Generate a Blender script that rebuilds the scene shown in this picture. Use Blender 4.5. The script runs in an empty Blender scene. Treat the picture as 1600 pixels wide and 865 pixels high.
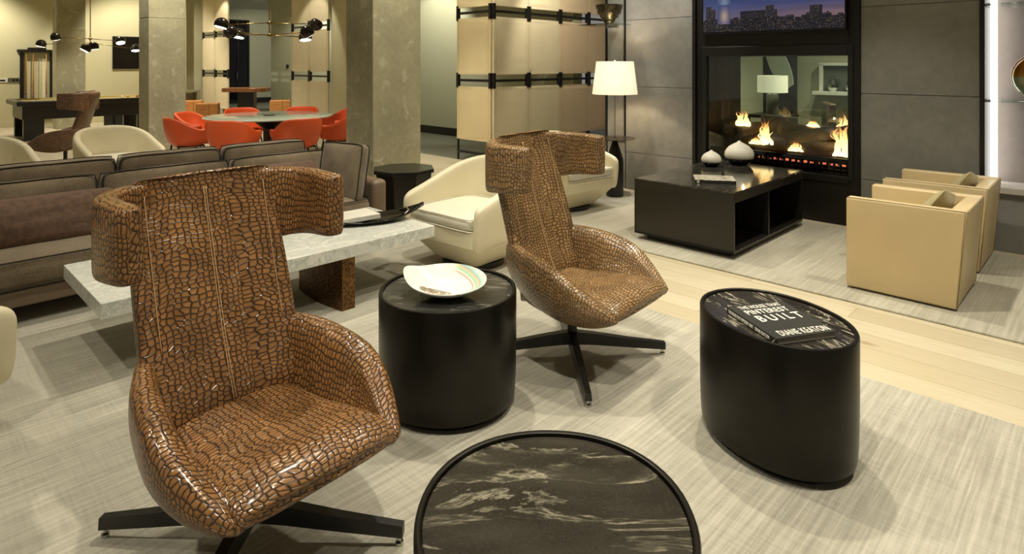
import bpy, bmesh, math, random
from mathutils import Vector, Matrix, noise
random.seed(7)
S = bpy.context.scene
COL = S.collection
PI = math.pi
CH = 1.55            # camera height
TH = math.atan2(.716, .698)   # the room's walls run along this direction (local x) and its normal (local y)
cT, sT = math.cos(TH), math.sin(TH)

def R(b, a):          # room coordinates -> world
    return (cT*b - sT*a, sT*b + cT*a)
def lin(c):
    c /= 255.
    return c/12.92 if c <= .04045 else ((c+.055)/1.055)**2.4
def rgb(r, g, b): return (lin(r), lin(g), lin(b), 1)

# ------------------------------------------------------------------ materials
class NT:
    def __init__(s, name):
        s.m = bpy.data.materials.new(name); s.m.use_nodes = True
        s.t = s.m.node_tree; s.t.nodes.clear()
        s.out = s.n('ShaderNodeOutputMaterial')
        s.b = s.n('ShaderNodeBsdfPrincipled')
        s.l(s.b, 0, s.out, 0)
    def n(s, typ, **k):
        x = s.t.nodes.new(typ)
        for a, v in k.items(): setattr(x, a, v)
        return x
    def l(s, a, ao, b, bi): s.t.links.new(a.outputs[ao], b.inputs[bi])
    def co(s, kind='Object', scale=(1,1,1), rot=(0,0,0)):
        tc = s.n('ShaderNodeTexCoord'); mp = s.n('ShaderNodeMapping')
        mp.inputs['Scale'].default_value = scale; mp.inputs['Rotation'].default_value = rot
        s.l(tc, kind, mp, 'Vector'); return mp
    def noise(s, src, scale=5, detail=4, rough=.5, dist=0):
        x = s.n('ShaderNodeTexNoise'); x.inputs['Scale'].default_value = scale
        x.inputs['Detail'].default_value = detail; x.inputs['Roughness'].default_value = rough
        x.inputs['Distortion'].default_value = dist
        s.l(src, 0, x, 'Vector'); return x
    def ramp(s, src, stops, out=0):
        r = s.n('ShaderNodeValToRGB'); e = r.color_ramp.elements
        while len(e) < len(stops): e.new(.5)
        for i, (p, c) in enumerate(stops):
            e[i].position = p; e[i].color = c if len(c) == 4 else (*c, 1)
        s.l(src, out, r, 0); return r
    def mix(s, fac, a, b, mode='MIX'):
        m = s.n('ShaderNodeMix', data_type='RGBA', blend_type=mode)
        for v, i in ((fac, 0), (a, 6), (b, 7)):
            if isinstance(v, (int, float)): m.inputs[i].default_value = v
            elif isinstance(v, tuple): m.inputs[i].default_value = v
            else: s.t.links.new(v.outputs[2 if v.type == 'MIX' else 0], m.inputs[i])
        return m
    def base(s, src, out=None):
        s.l(src, (2 if src.type == 'MIX' else 0) if out is None else out, s.b, 'Base Color')
    def bump(s, src, strength=.3, dist=.01, out=0):
        b = s.n('ShaderNodeBump'); b.inputs['Strength'].default_value = strength
        b.inputs['Distance'].default_value = dist
        s.l(src, out, b, 'Height'); s.l(b, 0, s.b, 'Normal'); return b
    def set(s, **k):
        for a, v in k.items(): s.b.inputs[a.replace('_', ' ')].default_value = v
        return s

def plain(name, c, rough=.5, metal=0, var=.06, nscale=8, bump=.0, **k):
    m = NT(name); co = m.co(); nz = m.noise(co, nscale, 3)
    lo = tuple(v*(1-var) for v in c[:3])+(1,); hi = tuple(min(1, v*(1+var)) for v in c[:3])+(1,)
    m.base(m.ramp(nz, [(.3, lo), (.7, hi)])); m.set(Roughness=rough, Metallic=metal, **k)
    if bump: m.bump(m.noise(co, nscale*12, 3), bump, .003)
    return m.m
def emit(name, c, st, mixed=None):
    m = NT(name); m.set(Emission_Strength=st, Roughness=.6)
    m.b.inputs['Base Color'].default_value = c; m.b.inputs['Emission Color'].default_value = c
    return m.m

def croc(name, dark, c1, c2, scale=(44, 62, 1), rough=.26):
    m = NT(name)
    mp = m.co('UV')
    wn = m.noise(mp, 5.5, 2)
    sub = m.n('ShaderNodeVectorMath', operation='SUBTRACT'); sub.inputs[1].default_value = (.5, .5, .5)
    m.l(wn, 'Color', sub, 0)
    sc = m.n('ShaderNodeVectorMath', operation='SCALE'); sc.inputs['Scale'].default_value = .07
    m.l(sub, 0, sc, 0)
    add = m.n('ShaderNodeVectorMath', operation='ADD'); m.l(mp, 0, add, 0); m.l(sc, 0, add, 1)
    mul = m.n('ShaderNodeVectorMath', operation='MULTIPLY'); mul.inputs[1].default_value = scale
    m.l(add, 0, mul, 0)
    ve = m.n('ShaderNodeTexVoronoi', feature='DISTANCE_TO_EDGE', voronoi_dimensions='2D')
    vc = m.n('ShaderNodeTexVoronoi', feature='F1', voronoi_dimensions='2D')
    for v in (ve, vc):
        v.inputs['Scale'].default_value = 1; v.inputs['Randomness'].default_value = .55
        m.l(mul, 0, v, 'Vector')
    big = m.noise(mp, 9, 3)
    cc = m.mix(m.ramp(vc, [(0, (0,0,0)), (1, (1,1,1))], 'Color'), c1, c2)
    cd = m.mix(m.ramp(big, [(.4, (0,0,0)), (.65, (.45,.45,.45))]), cc, tuple(v*.45 for v in c1[:3])+(1,))
    edge = m.ramp(ve, [(.025, (0,0,0)), (.09, (.4,.4,.4)), (.24, (1,1,1))])
    m.base(m.mix(edge, dark, cd))
    hr = m.ramp(ve, [(0, (0,0,0)), (.10, (.62,.62,.62)), (.32, (1,1,1))])
    m.bump(hr, .65, .003)
    m.set(Roughness=rough, Coat_Weight=.18, Coat_Roughness=.15)
    m.b.inputs['Specular IOR Level'].default_value = .55
    return m.m

def concrete(name, c, var=.25, scale=1.2, rough=.75, pits=.2, spots=None):
    m = NT(name); co = m.co()
    a = m.noise(co, scale, 6, .6); b = m.noise(co, scale*14, 4, .6)
    lo = tuple(v*(1-var) for v in c[:3])+(1,); hi = tuple(min(1, v*(1+var)) for v in c[:3])+(1,)
    r = m.ramp(a, [(.3, lo), (.72, hi)])
    x = m.mix(.25, r, m.ramp(b, [(.3, lo), (.7, hi)]))
    if spots:
        sp = m.ramp(m.noise(co, scale*4.5, 3, .5, .6), [(.60, (0,0,0)), (.72, (.55,.55,.55))])
        x = m.mix(sp, x, spots)
    m.base(x); m.set(Roughness=rough)
    v = m.n('ShaderNodeTexVoronoi'); v.inputs['Scale'].default_value = 28; m.l(co, 0, v, 'Vector')
    pr = m.ramp(v, [(.0, (0,0,0)), (.13, (1,1,1))])
    mm = m.mix(.5, pr, b, 'MULTIPLY'); m.bump(mm, pits, .006, 2)
    return m.m

def fabric(name, c1, c2, scale=190, rough=.95):
    m = NT(name); co = m.co()
    w = m.noise(co, scale, 2, .6); big = m.noise(co, 6, 3)
    m.base(m.mix(.7, m.ramp(big, [(.3, c1), (.7, c2)]), m.ramp(w, [(.35, c1), (.65, c2)])))
    m.set(Roughness=rough, Sheen_Weight=.25); m.bump(w, .35, .002); return m.m

def granite(name, base, vein, vscale=1.0, amt=.5, rough=.12, rot=.6):
    m = NT(name); co = m.co('Object', (1*vscale, 3.2*vscale, 1), (0, 0, rot))
    n1 = m.noise(co, 2.1, 7, .62, 1.1); n2 = m.noise(co, 5.5, 6, .6, .8)
    band = m.ramp(n1, [(.0, (0,0,0)), (.500, (0,0,0)), (.527, (1,1,1)), (.55, (.15,.15,.15)), (.60, (0,0,0))])
    br = m.ramp(n2, [(.42, (.15,.15,.15)), (.62, (1,1,1))])
    fine = m.noise(m.co('Object'), 160, 3, .7)
    f = m.mix(1, band, br, 'MULTIPLY')
    f2 = m.mix(1, f, (amt, amt, amt, 1), 'MULTIPLY')
    b2 = m.mix(m.ramp(m.noise(co, 3.3, 5), [(.35, (0,0,0)), (.7, (1,1,1))]), base, tuple(min(1, v*2.3) for v in base[:3])+(1,))
    b3 = m.mix(m.ramp(fine, [(.5, (0,0,0)), (.75, (.35,.35,.35))]), b2, tuple(min(1, v*3.5+.01) for v in base[:3])+(1,))
    m.base(m.mix(f2, b3, vein)); m.set(Roughness=rough); return m.m

def marble_white(name):
    m = NT(name); co = m.co('Object', (1, 2.2, 1), (0, 0, .5))
    n1 = m.noise(co, 5, 8, .7, 1.4)
    v = m.ramp(n1, [(.3, rgb(198,200,190)), (.46, rgb(214,214,204)), (.5, rgb(182,186,178)), (.54, rgb(220,220,210)), (.8, rgb(232,231,220))])
    m.base(v); m.set(Roughness=.2); return m.m

def planks(name):
    m = NT(name); tc = m.n('ShaderNodeTexCoord'); sp = m.n('ShaderNodeSeparateXYZ'); cb = m.n('ShaderNodeCombineXYZ')
    m.l(tc, 'Object', sp, 0); m.l(sp, 'Y', cb, 'X'); m.l(sp, 'X', cb, 'Y')
    br = m.n('ShaderNodeTexBrick'); m.l(cb, 0, br, 'Vector')
    br.offset = .37; br.inputs['Scale'].default_value = 1
    br.inputs['Brick Width'].default_value = 1.9; br.inputs['Row Height'].default_value = .19
    br.inputs['Mortar Size'].default_value = .0022; br.inputs['Mortar Smooth'].default_value = .3
    br.inputs['Color1'].default_value = rgb(190,178,150); br.inputs['Color2'].default_value = rgb(208,198,172)
    br.inputs['Mortar'].default_value = rgb(140,124,92)
    mp = m.n('ShaderNodeMapping'); mp.inputs['Scale'].default_value = (1.2, 14, 1); m.l(cb, 0, mp, 0)
    g = m.noise(mp, 3, 6, .6, .5)
    x = m.mix(m.ramp(g, [(.35, (0,0,0)), (.8, (.5,.5,.5))]), br, rgb(176,158,118))
    kn = m.n('ShaderNodeTexVoronoi'); kn.inputs['Scale'].default_value = 1.1
    mp2 = m.n('ShaderNodeMapping'); mp2.inputs['Scale'].default_value = (1, 2.6, 1); m.l(cb, 0, mp2, 0); m.l(mp2, 0, kn, 'Vector')
    x = m.mix(m.ramp(kn, [(.02, (.6,.6,.6)), (.09, (0,0,0))]), x, rgb(130,108,72))
    m.base(x); m.set(Roughness=.42); m.bump(g, .06, .003); return m.m

def rugmat(name, dark, mid, light, seed=0):
    m = NT(name)
    tc = m.n('ShaderNodeTexCoord')
    def mp(sc, loc=(0,0,0)):
        q = m.n('ShaderNodeMapping'); q.inputs['Scale'].default_value = sc; q.inputs['Location'].default_value = loc
        m.l(tc, 'Object', q, 0); return q
    st = m.noise(mp((1.1, 38, 1), (seed, 0, 0)), 1.6, 6, .7)
    cr = m.noise(mp((60, 3, 1)), 1.5, 4, .6)
    big = m.noise(mp((.55, 1.3, 1), (seed*2, 3, 0)), 1.4, 5, .62, .4)
    fib = m.noise(mp((1,1,1)), 420, 2, .6)
    a = m.ramp(st, [(.3, dark), (.47, mid), (.62, light)])
    b = m.ramp(big, [(.32, dark), (.5, mid), (.64, light)])
    x = m.mix(.45, a, b)
    x = m.mix(.16, x, m.ramp(cr, [(.35, dark), (.65, light)]))
    x = m.mix(.18, x, m.ramp(fib, [(.3, dark), (.7, light)]))
    m.base(x); m.set(Roughness=1, Sheen_Weight=.3); m.bump(m.mix(.5, fib, st), .5, .004, 2); return m.m

def wood(name, c1, c2, scale=(2, 18, 18), rough=.5):
    m = NT(name); co = m.co('Object', scale); g = m.noise(co, 2, 6, .6, 1.2)
    m.base(m.ramp(g, [(.3, c1), (.7, c2)])); m.set(Roughness=rough); m.bump(g, .1, .003); return m.m

M = {}
M['croc'] = croc('brown_crocodile_leather', rgb(40,29,19), rgb(142,98,54), rgb(172,124,74))
M['croc2'] = croc('tan_crocodile_leather', rgb(56,43,28), rgb(146,112,70), rgb(176,140,94))
M['croc3'] = croc('dark_crocodile_leather', rgb(48,34,24), rgb(118,84,56), rgb(142,106,74), (30, 46, 1), .32)
M['stitch'] = plain('tan_thread', rgb(196,160,116), .7)
M['black'] = plain('black_powder_coat', rgb(24,22,20), .38, 0, .1)
M['bronze_black'] = plain('blackened_metal', rgb(33,30,26), .36, .75, .12)
M['satin'] = plain('dark_bronze_sheet', rgb(44,41,36), .34, .8, .08)
M['blackwood'] = plain('black_stained_wood', rgb(30,27,23), .3, 0, .15)
M['granite'] = granite('black_veined_granite', rgb(38,35,30), rgb(176,170,146), 1.0, .8, .13, -.55)
M['granite_dark'] = granite('dark_marble', rgb(38,38,35), rgb(200,196,184), 1.2, .35, .16, 1.2)
M['granite_busy'] = granite('busy_veined_granite', rgb(36,33,28), rgb(196,188,164), 2.0, 1.15, .13, 1.9)
M['granite_table'] = granite('black_polished_stone', rgb(36,34,30), rgb(150,142,120), 1.0, .4, .1, .2)
M['marble'] = marble_white('white_veined_marble')
M['cream'] = plain('cream_leather', rgb(226,216,184), .42, 0, .03, 3, .05)
M['creamcush'] = plain('ivory_leather', rgb(222,216,196), .45, 0, .03, 3, .05)
M['beige'] = plain('beige_leather', rgb(220,198,152), .42, 0, .04, 2.5, .06)
M['olive'] = fabric('olive_gold_velvet', rgb(168,156,110), rgb(196,184,138), 60, .6)
M['tweed'] = fabric('grey_brown_tweed', rgb(90,77,60), rgb(144,128,102))
M['tweed_dark'] = plain('dark_piping', rgb(42,36,30), .9)
M['velvet'] = fabric('brown_velvet', rgb(84,62,46), rgb(118,90,70), 30, .8)
M['sofa_base'] = plain('taupe_leather', rgb(118,100,80), .5)
M['orange'] = plain('orange_leather', rgb(208,84,38), .42, 0, .05, 4)
M['steel_black'] = plain('black_steel', rgb(20,18,17), .4, .3)
M['chrome'] = plain('chrome', rgb(190,190,186), .12, 1)
M['brass'] = plain('aged_brass', rgb(150,126,78), .3, 1)
M['shade_black'] = plain('glossy_black_enamel', rgb(40,34,28), .14, .4)
M['column'] = concrete('bare_column_concrete', rgb(160,154,124), .32, 1.5, .8, .25, rgb(204,198,170))
M['colside'] = M['column']
M['wallgrey'] = concrete('grey_concrete_panel', rgb(130,129,123), .36, 1.0, .62, .3)
M['recess'] = concrete('rough_grey_plaster', rgb(138,130,122), .16, 1.4, .8, .6)
M['paint'] = plain('warm_beige_paint', rgb(206,199,160), .8, 0, .02, 1)
M['paint_cool'] = plain('pale_sage_paint', rgb(190,192,164), .8, 0, .02, 1)
M['paint_olive'] = plain('olive_paint', rgb(166,160,130), .8, 0, .03, 1)
M['ceil'] = plain('ceiling_paint', rgb(206,202,180), .9, 0, .02, 1)
M['skirt'] = plain('black_skirting', rgb(30,28,26), .5)
M['skirt_light'] = plain('beige_skirting', rgb(208,200,158), .6)
M['floor'] = planks('pale_oak_planks')
M['tile'] = concrete('grey_hall_tile', rgb(112,114,100), .1, 1.5, .45, .05)
M['rug1'] = rugmat('distressed_grey_rug', rgb(118,112,98), rgb(162,157,140), rgb(206,201,182), 2)
M['rug2'] = rugmat('distressed_beige_rug', rgb(126,119,100), rgb(168,163,142), rgb(208,203,184), 7)
M['screen'] = plain('pale_stitched_leather', rgb(226,208,162), .55, 0, .04, 1.6, .05)
M['screen2'] = plain('cream_stitched_leather', rgb(222,208,172), .55, 0, .04, 1.6, .05)
M['screenp'] = plain('blush_leather', rgb(214,190,156), .55, 0, .04, 1.6, .05)
M['seamtan'] = plain('tan_edge', rgb(150,128,88), .6)
M['fireframe'] = plain('blackened_steel_surround', rgb(34,30,26), .4, .35, .1, 3)
M['tv'] = plain('black_plastic', rgb(12,12,13), .25)
M['stick'] = wood('cue_wood', rgb(176,120,60), rgb(206,150,84))
M['felt'] = fabric('gold_felt', rgb(170,150,88), rgb(196,176,110), 200)
M['oakblock'] = wood('orange_oak_block', rgb(176,110,50), rgb(210,148,84), (2, 2, 14), .6)
M['liveedge'] = wood('live_edge_walnut', rgb(120,66,34), rgb(188,132,78), (3, 12, 12), .35)
M['bark'] = concrete('ceramic_log_bark', rgb(104,90,70), .5, 7, .95, 1.0)
M['ember'] = emit('glowing_ember', (1, .22, .10, 1), .9)
M['white_ceramic'] = plain('white_ceramic', rgb(222,218,200), .45)
M['black_ceramic'] = plain('black_glazed_ceramic', rgb(20,16,14), .15)
M['paper'] = plain('paper_pages', rgb(150,142,128), .9)
M['paper_white'] = plain('white_paper', rgb(222,218,204), .7)
M['bookblack'] = plain('matt_black_cover', rgb(40,39,34), .5)
M['lettering'] = plain('white_print', rgb(232,228,214), .6)
M['hammered'] = None
M['grille'] = plain('dark_grille', rgb(26,22,20), .5, .5)

def hammered():
    m = NT('hammered_bronze'); co = m.co()
    v = m.n('ShaderNodeTexVoronoi'); v.inputs['Scale'].default_value = 55; m.l(co, 0, v, 'Vector')
    m.base(m.ramp(v, [(0, rgb(48,36,24)), (.5, rgb(104,76,44)), (1, rgb(130,98,60))]))
    m.set(Metallic=.85, Roughness=.3); m.bump(v, .7, .004); return m.m
M['hammered'] = hammered()
def glassm(name, c=(.9, .95, .92, 1), rough=.02, alpha=.12):
    m = NT(name); tr = m.n('ShaderNodeBsdfTransparent'); tr.inputs[0].default_value = c
    gl = m.n('ShaderNodeBsdfGlossy'); gl.inputs['Roughness'].default_value = rough
    fr = m.n('ShaderNodeFresnel'); fr.inputs[0].default_value = 1.5
    mx = m.n('ShaderNodeMixShader'); m.l(fr, 0, mx, 0); m.l(tr, 0, mx, 1); m.l(gl, 0, mx, 2); m.l(mx, 0, m.out, 0)
    return m.m
M['glass'] = glassm('clear_glass')
M['glass_dark'] = glassm('smoked_glass', (.25, .27, .28, 1))
m = NT('frosted_green_glass'); m.base(m.ramp(m.noise(m.co(), 2, 2), [(.3, rgb(176,188,168)), (.7, rgb(190,200,182))])); m.set(Roughness=.06, Alpha=.8); M['tableglass'] = m.m
def shade(name, c, st):
    m = NT(name); em = c
    m.set(Emission_Strength=st, Roughness=.8); m.b.inputs['Base Color'].default_value = c
    # the bulb sits at mid height inside: the cloth glows strongest there
    tc = m.n('ShaderNodeTexCoord'); ln = m.n('ShaderNodeVectorMath', operation='LENGTH'); m.l(tc, 'Object', ln, 0)
    r = m.ramp(ln, [(0, (1, .9, .68)), (.26, (1, .84, .58)), (.4, (.8, .6, .36))], 'Value')
    m.l(r, 0, m.b, 'Emission Color'); return m.m
M['lampshade'] = shade('lit_linen_shade', rgb(240,226,196), .75)
M['lampshade2'] = shade('lit_drum_shade', rgb(240,230,200), .6)
M['bulb'] = emit('lit_bulb', (1, .93, .8, 1), 9)
M['ledstrip'] = emit('led_strip', (1, .97, .93, 1), 3)
def flame_mat():
    m = NT('gas_flame'); tc = m.n('ShaderNodeTexCoord'); sp = m.n('ShaderNodeSeparateXYZ'); m.l(tc, 'Generated', sp, 0)
    nz = m.noise(m.co('Object', (1, 1, .4)), 26, 3, .6)
    ad = m.n('ShaderNodeMath', operation='MULTIPLY_ADD'); m.l(nz, 0, ad, 0); ad.inputs[1].default_value = .5; m.l(sp, 'Z', ad, 2)
    r = m.ramp(ad, [(.2, (1, .72, .34)), (.6, (1, .58, .2)), (.95, (1, .34, .08)), (1, (.8, .15, .02))])
    em = m.n('ShaderNodeEmission'); m.l(r, 0, em, 0)
    s = m.ramp(ad, [(.15, (1,1,1)), (.75, (.6,.6,.6)), (1, (.15,.15,.15))])
    mu = m.n('ShaderNodeMath', operation='MULTIPLY'); mu.inputs[1].default_value = 4.5; m.l(s, 0, mu, 0); m.l(mu, 0, em, 1)
    tr = m.n('ShaderNodeBsdfTransparent'); lw = m.n('ShaderNodeLayerWeight'); lw.inputs[0].default_value = .35
    a = m.ramp(lw, [(.35, (1,1,1)), (.85, (0,0,0))], 1)
    a2 = m.ramp(ad, [(.7, (1,1,1)), (1.0, (.15,.15,.15))])
    mm = m.mix(1, a, a2, 'MULTIPLY'); mx = m.n('ShaderNodeMixShader'); m.l(mm, 2, mx, 0); m.l(tr, 0, mx, 1); m.l(em, 0, mx, 2)
    m.l(mx, 0, m.out, 0); return m.m
M['flame'] = flame_mat()

# ------------------------------------------------------------------ mesh helpers
def link_mesh(name, me, mat, parent=None, smooth=False, loc=None):
    o = bpy.data.objects.new(name, me); COL.objects.link(o)
    if mat is not None and not me.materials: me.materials.append(mat)
    if smooth:
        for p in me.polygons: p.use_smooth = True
    if parent is not None: o.parent = parent
    if loc: o.location = loc
    return o
def thing(name, label, cat, loc=(0,0,0), rz=0, group=None):
    o = bpy.data.objects.new(name, None); COL.objects.link(o)
    o.location = loc; o.rotation_euler = (0, 0, rz); o.empty_display_size = .1
    o['label'] = label; o['category'] = cat
    if group: o['group'] = group
    return o
def tag(o, label, cat, group=None):
    o['label'] = label; o['category'] = cat
    if group: o['group'] = group
    return o
def dup(root, loc, rz, label, name=None):
    def cp(o, par):
        c = o.copy(); COL.objects.link(c)
        if par is not None: c.parent = par
        for ch in o.children: cp(ch, c)
        return c
    r = cp(root, None); r.location = loc; r.rotation_euler = (0, 0, rz); r['label'] = label
    return r

class MB:
    """collects boxes, tubes and lofts into one mesh"""
    def __init__(s): s.bm = bmesh.new(); s.uv = s.bm.loops.layers.uv.new('UVMap'); s.sm = False
    def box(s, x0, x1, y0, y1, z0, z1, bev=0, seg=2, mat=None):
        t = bmesh.new(); bmesh.ops.create_cube(t, size=1)
        for v in t.verts:
            v.co = Vector(((x0+x1)/2+v.co.x*(x1-x0), (y0+y1)/2+v.co.y*(y1-y0), (z0+z1)/2+v.co.z*(z1-z0)))
        if bev: bmesh.ops.bevel(t, geom=t.edges[:], offset=bev, segments=seg, profile=.5, affect='EDGES')
        if mat is not None: bmesh.ops.transform(t, matrix=mat, verts=t.verts)
        s.merge(t); return s
    def prism(s, pts, z0, z1, bev=0, seg=2, mat=None, top=1.0):
        t = bmesh.new(); n = len(pts)
        cx = sum(p[0] for p in pts)/n; cy = sum(p[1] for p in pts)/n
        lo = [t.verts.new((p[0], p[1], z0)) for p in pts]
        hi = [t.verts.new((cx+(p[0]-cx)*top, cy+(p[1]-cy)*top, z1)) for p in pts]
        t.faces.new(lo[::-1]); t.faces.new(hi)
        for i in range(n): t.faces.new((lo[i], lo[(i+1)%n], hi[(i+1)%n], hi[i]))
        if bev: bmesh.ops.bevel(t, geom=t.edges[:], offset=bev, segments=seg, profile=.5, affect='EDGES')
        if mat is not None: bmesh.ops.transform(t, matrix=mat, verts=t.verts)
        s.merge(t); return s
    def merge(s, t):
        bmesh.ops.recalc_face_normals(t, faces=t.faces)
        me = bpy.data.meshes.new('tmp'); t.to_mesh(me); t.free(); s.bm.from_mesh(me); bpy.data.meshes.remove(me)
    def loft(s, rows, closed=True, caps=True):
        """rows of points; closed = each row is a loop; uv in metres"""
        nr = len(rows); n = len(rows[0])
        vs = [[s.bm.verts.new(p) for p in r] for r in rows]
        us = []
        mid = rows[nr//2]; u = [0]
        for j in range(n): u.append(u[-1]+(Vector(mid[(j+1)%n])-Vector(mid[j])).length)
        vv = [0]
        for i in range(nr-1):
            d = max((Vector(rows[i+1][j])-Vector(rows[i][j])).length for j in range(0, n, max(1, n//6)))
            vv.append(vv[-1]+d)
        m = n if closed else n-1
        for i in range(nr-1):
            for j in range(m):
                k = (j+1) % n
                try: f = s.bm.faces.new((vs[i][j], vs[i][k], vs[i+1][k], vs[i+1][j]))
                except ValueError: continue
                for lp, (a, b) in zip(f.loops, ((j, i), (j+1, i), (j+1, i+1), (j, i+1))):
                    lp[s.uv].uv = (u[a], vv[b])
        if closed and caps:
            for i, rv in ((0, vs[0][::-1]), (nr-1, vs[-1])):
                c = Vector((0,0,0))
                for v in rv: c += v.co
                c /= n; cv = s.bm.verts.new(c)
                ref = rv[0].co; ax = (rv[n//4].co-rv[0].co)
                ax1 = ax.normalized() if ax.length > 1e-6 else Vector((1,0,0))
                nn = (rv[n//4].co-c).cross(rv[0].co-c)
                ax2 = nn.cross(ax1).normalized() if nn.length > 1e-9 else Vector((0,1,0))
                for j in range(n):
                    f = s.bm.faces.new((rv[j], rv[(j+1)%n], cv))
                    for lp in f.loops:
                        d = lp.vert.co-c; lp[s.uv].uv = (d.dot(ax1)+3, d.dot(ax2)+3)
        return s
    def tube(s, pts, r, n=8, closed=False):
        pts = [Vector(p) for p in pts]; rows = []
        rr = r if isinstance(r, (list, tuple)) else [r]*len(pts)
        N = len(pts); up = None
        for i, p in enumerate(pts):
            if closed: d = pts[(i+1)%N]-pts[i-1]
            else: d = pts[min(i+1, N-1)]-pts[max(i-1, 0)]
            d.normalize()
            if up is None: up = Vector((0,0,1)) if abs(d.z) < .9 else Vector((1,0,0))
            a = d.cross(up)
            if a.length < 1e-6: a = d.orthogonal()
            a.normalize(); b = a.cross(d).normalized(); up = b
            rows.append([tuple(p+a*math.cos(2*PI*k/n)*rr[i]+b*math.sin(2*PI*k/n)*rr[i]) for k in range(n)])
        if closed: rows.append(rows[0])
        s.loft(rows, True, not closed); return s
    def lathe(s, prof, c=(0,0,0), n=32, sx=1, sy=1):
        rows = [[(c[0]+r*sx*math.cos(2*PI*k/n), c[1]+r*sy*math.sin(2*PI*k/n), c[2]+z) for k in range(n)] for r, z in prof]
        s.loft(rows); return s
    def obj(s, name, mat, parent=None, smooth=False, sub=0, loc=None, angle=None):
        bmesh.ops.recalc_face_normals(s.bm, faces=s.bm.faces)
        me = bpy.data.meshes.new(name); s.bm.to_mesh(me); s.bm.free()
        o = link_mesh(name, me, mat, parent, smooth or sub > 0, loc)
        if smooth and angle is not None:
            me.set_sharp_from_angle(angle=math.radians(angle))
        if sub:
            md = o.modifiers.new('smooth', 'SUBSURF'); md.levels = sub; md.render_levels = sub
        return o

def struct(name, mb, mat, room=True):
    o = mb.obj(name, mat); o['kind'] = 'structure'
    if room: o.rotation_euler = (0, 0, TH)
    return o
def sgn(x): return -1 if x < 0 else 1
def superell(n, hw, hh, e=4, off=0):
    out = []
    for k in range(n):
        t = 2*PI*(k+off)/n; c, s_ = math.cos(t), math.sin(t)
        out.append((sgn(c)*abs(c)**(2/e)*hw, sgn(s_)*abs(s_)**(2/e)*hh))
    return out
def lerp(a, b, t): return a+(b-a)*t
def interp(tab, x):
    """piecewise smooth table lookup [(x, v...)]"""
    if x <= tab[0][0]: return tab[0][1:]
    for i in range(len(tab)-1):
        if x <= tab[i+1][0]:
            t = (x-tab[i][0])/(tab[i+1][0]-tab[i][0])
            p0 = tab[max(i-1, 0)][1:]; p1 = tab[i][1:]; p2 = tab[i+1][1:]; p3 = tab[min(i+2, len(tab)-1)][1:]
            return tuple(.5*((2*b)+(-a+c)*t+(2*a-5*b+4*c-d)*t*t+(-a+3*b-3*c+d)*t**3) for a, b, c, d in zip(p0, p1, p2, p3))
    return tab[-1][1:]

def cushion(name, lx, ly, lz, mat, parent, loc=(0,0,0), rot=(0,0,0), edge=.6, n=14, pipe=None, wob=.0, seed=0, sag=0, pr=.006, expo=2.2):
    """a padded cushion centred at the origin, lx*ly with thickness lz"""
    mb = MB(); bm = mb.bm
    def prof(u, v): return lz/2*(edge+(1-edge)*((1-abs(u)**expo)*(1-abs(v)**expo))**.6)
    def P(i, j, sg):
        u = -1+2*i/n; v = -1+2*j/n
        # round the plan's corners
        cu = u*math.sqrt(1-.10*v*v*v*v); cv = v*math.sqrt(1-.10*u*u*u*u)
        w = noise.noise(Vector((u*2+seed, v*2, sg)))*wob
        pinch = 1-.03*(1-abs(u))*(abs(v) > .99)-.03*(1-abs(v))*(abs(u) > .99)
        return Vector((cu*lx/2*pinch, cv*ly/2*pinch, sg*prof(u, v)+w*(1-abs(u)**4)*(1-abs(v)**4)-sag*(1-u*u)*(1-v*v)*(sg > 0)))
    top = [[bm.verts.new(P(i, j, 1)) for j in range(n+1)] for i in range(n+1)]
    bot = [[bm.verts.new(P(i, j, -1)) for j in range(n+1)] for i in range(n+1)]
    for i in range(n):
        for j in range(n):
            bm.faces.new((top[i][j], top[i+1][j], top[i+1][j+1], top[i][j+1]))
            bm.faces.new((bot[i][j], bot[i][j+1], bot[i+1][j+1], bot[i+1][j]))
    ring = [(i, 0) for i in range(n)]+[(n, j) for j in range(n)]+[(i, n) for i in range(n, 0, -1)]+[(0, j) for j in range(n, 0, -1)]
    K = len(ring)
    mids = []
    for (i, j) in ring:
        a = top[i][j].co; b = bot[i][j].co; c = (a+b)/2
        out = Vector((c.x, c.y, 0)); out = out.normalized()*lz*.06
        mids.append(bm.verts.new(c+out))
    for k in range(K):
        i, j = ring[k]; i2, j2 = ring[(k+1)%K]
        bm.faces.new((top[i][j], mids[k], mids[(k+1)%K], top[i2][j2])[::-1])
        bm.faces.new((mids[k], bot[i][j], bot[i2][j2], mids[(k+1)%K])[::-1])
    tp = [tuple(top[i][j].co) for i, j in ring]; bp = [tuple(bot[i][j].co) for i, j in ring]
    o = mb.obj(name, mat, parent, sub=1, loc=loc); o.rotation_euler = rot
    if pipe is not None:
        if edge > .3:
            p = MB().tube(tp, pr, 6, True); MB().tube(bp, pr, 6, True).obj('piping', pipe, o, smooth=True)
        else: p = MB().tube([tuple((Vector(a)+Vector(b))/2) for a, b in zip(tp, bp)], pr, 6, True)
        p.obj('piping', pipe, o, smooth=True)
    return o

# ================================================================== THE SETTING
CEIL = 3.75
mb = MB(); mb.box(-8, 6.68, -8, 19.6, -.1, 0); struct('floor', mb, M['floor'])
mb = MB(); mb.box(6.68, 14, -8, 27, -.1, 0); struct('floor', mb, M['tile'])
mb = MB(); mb.box(-8, 14, -8, 27, CEIL, CEIL+.15); struct('ceiling', mb, M['ceil'])
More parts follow.
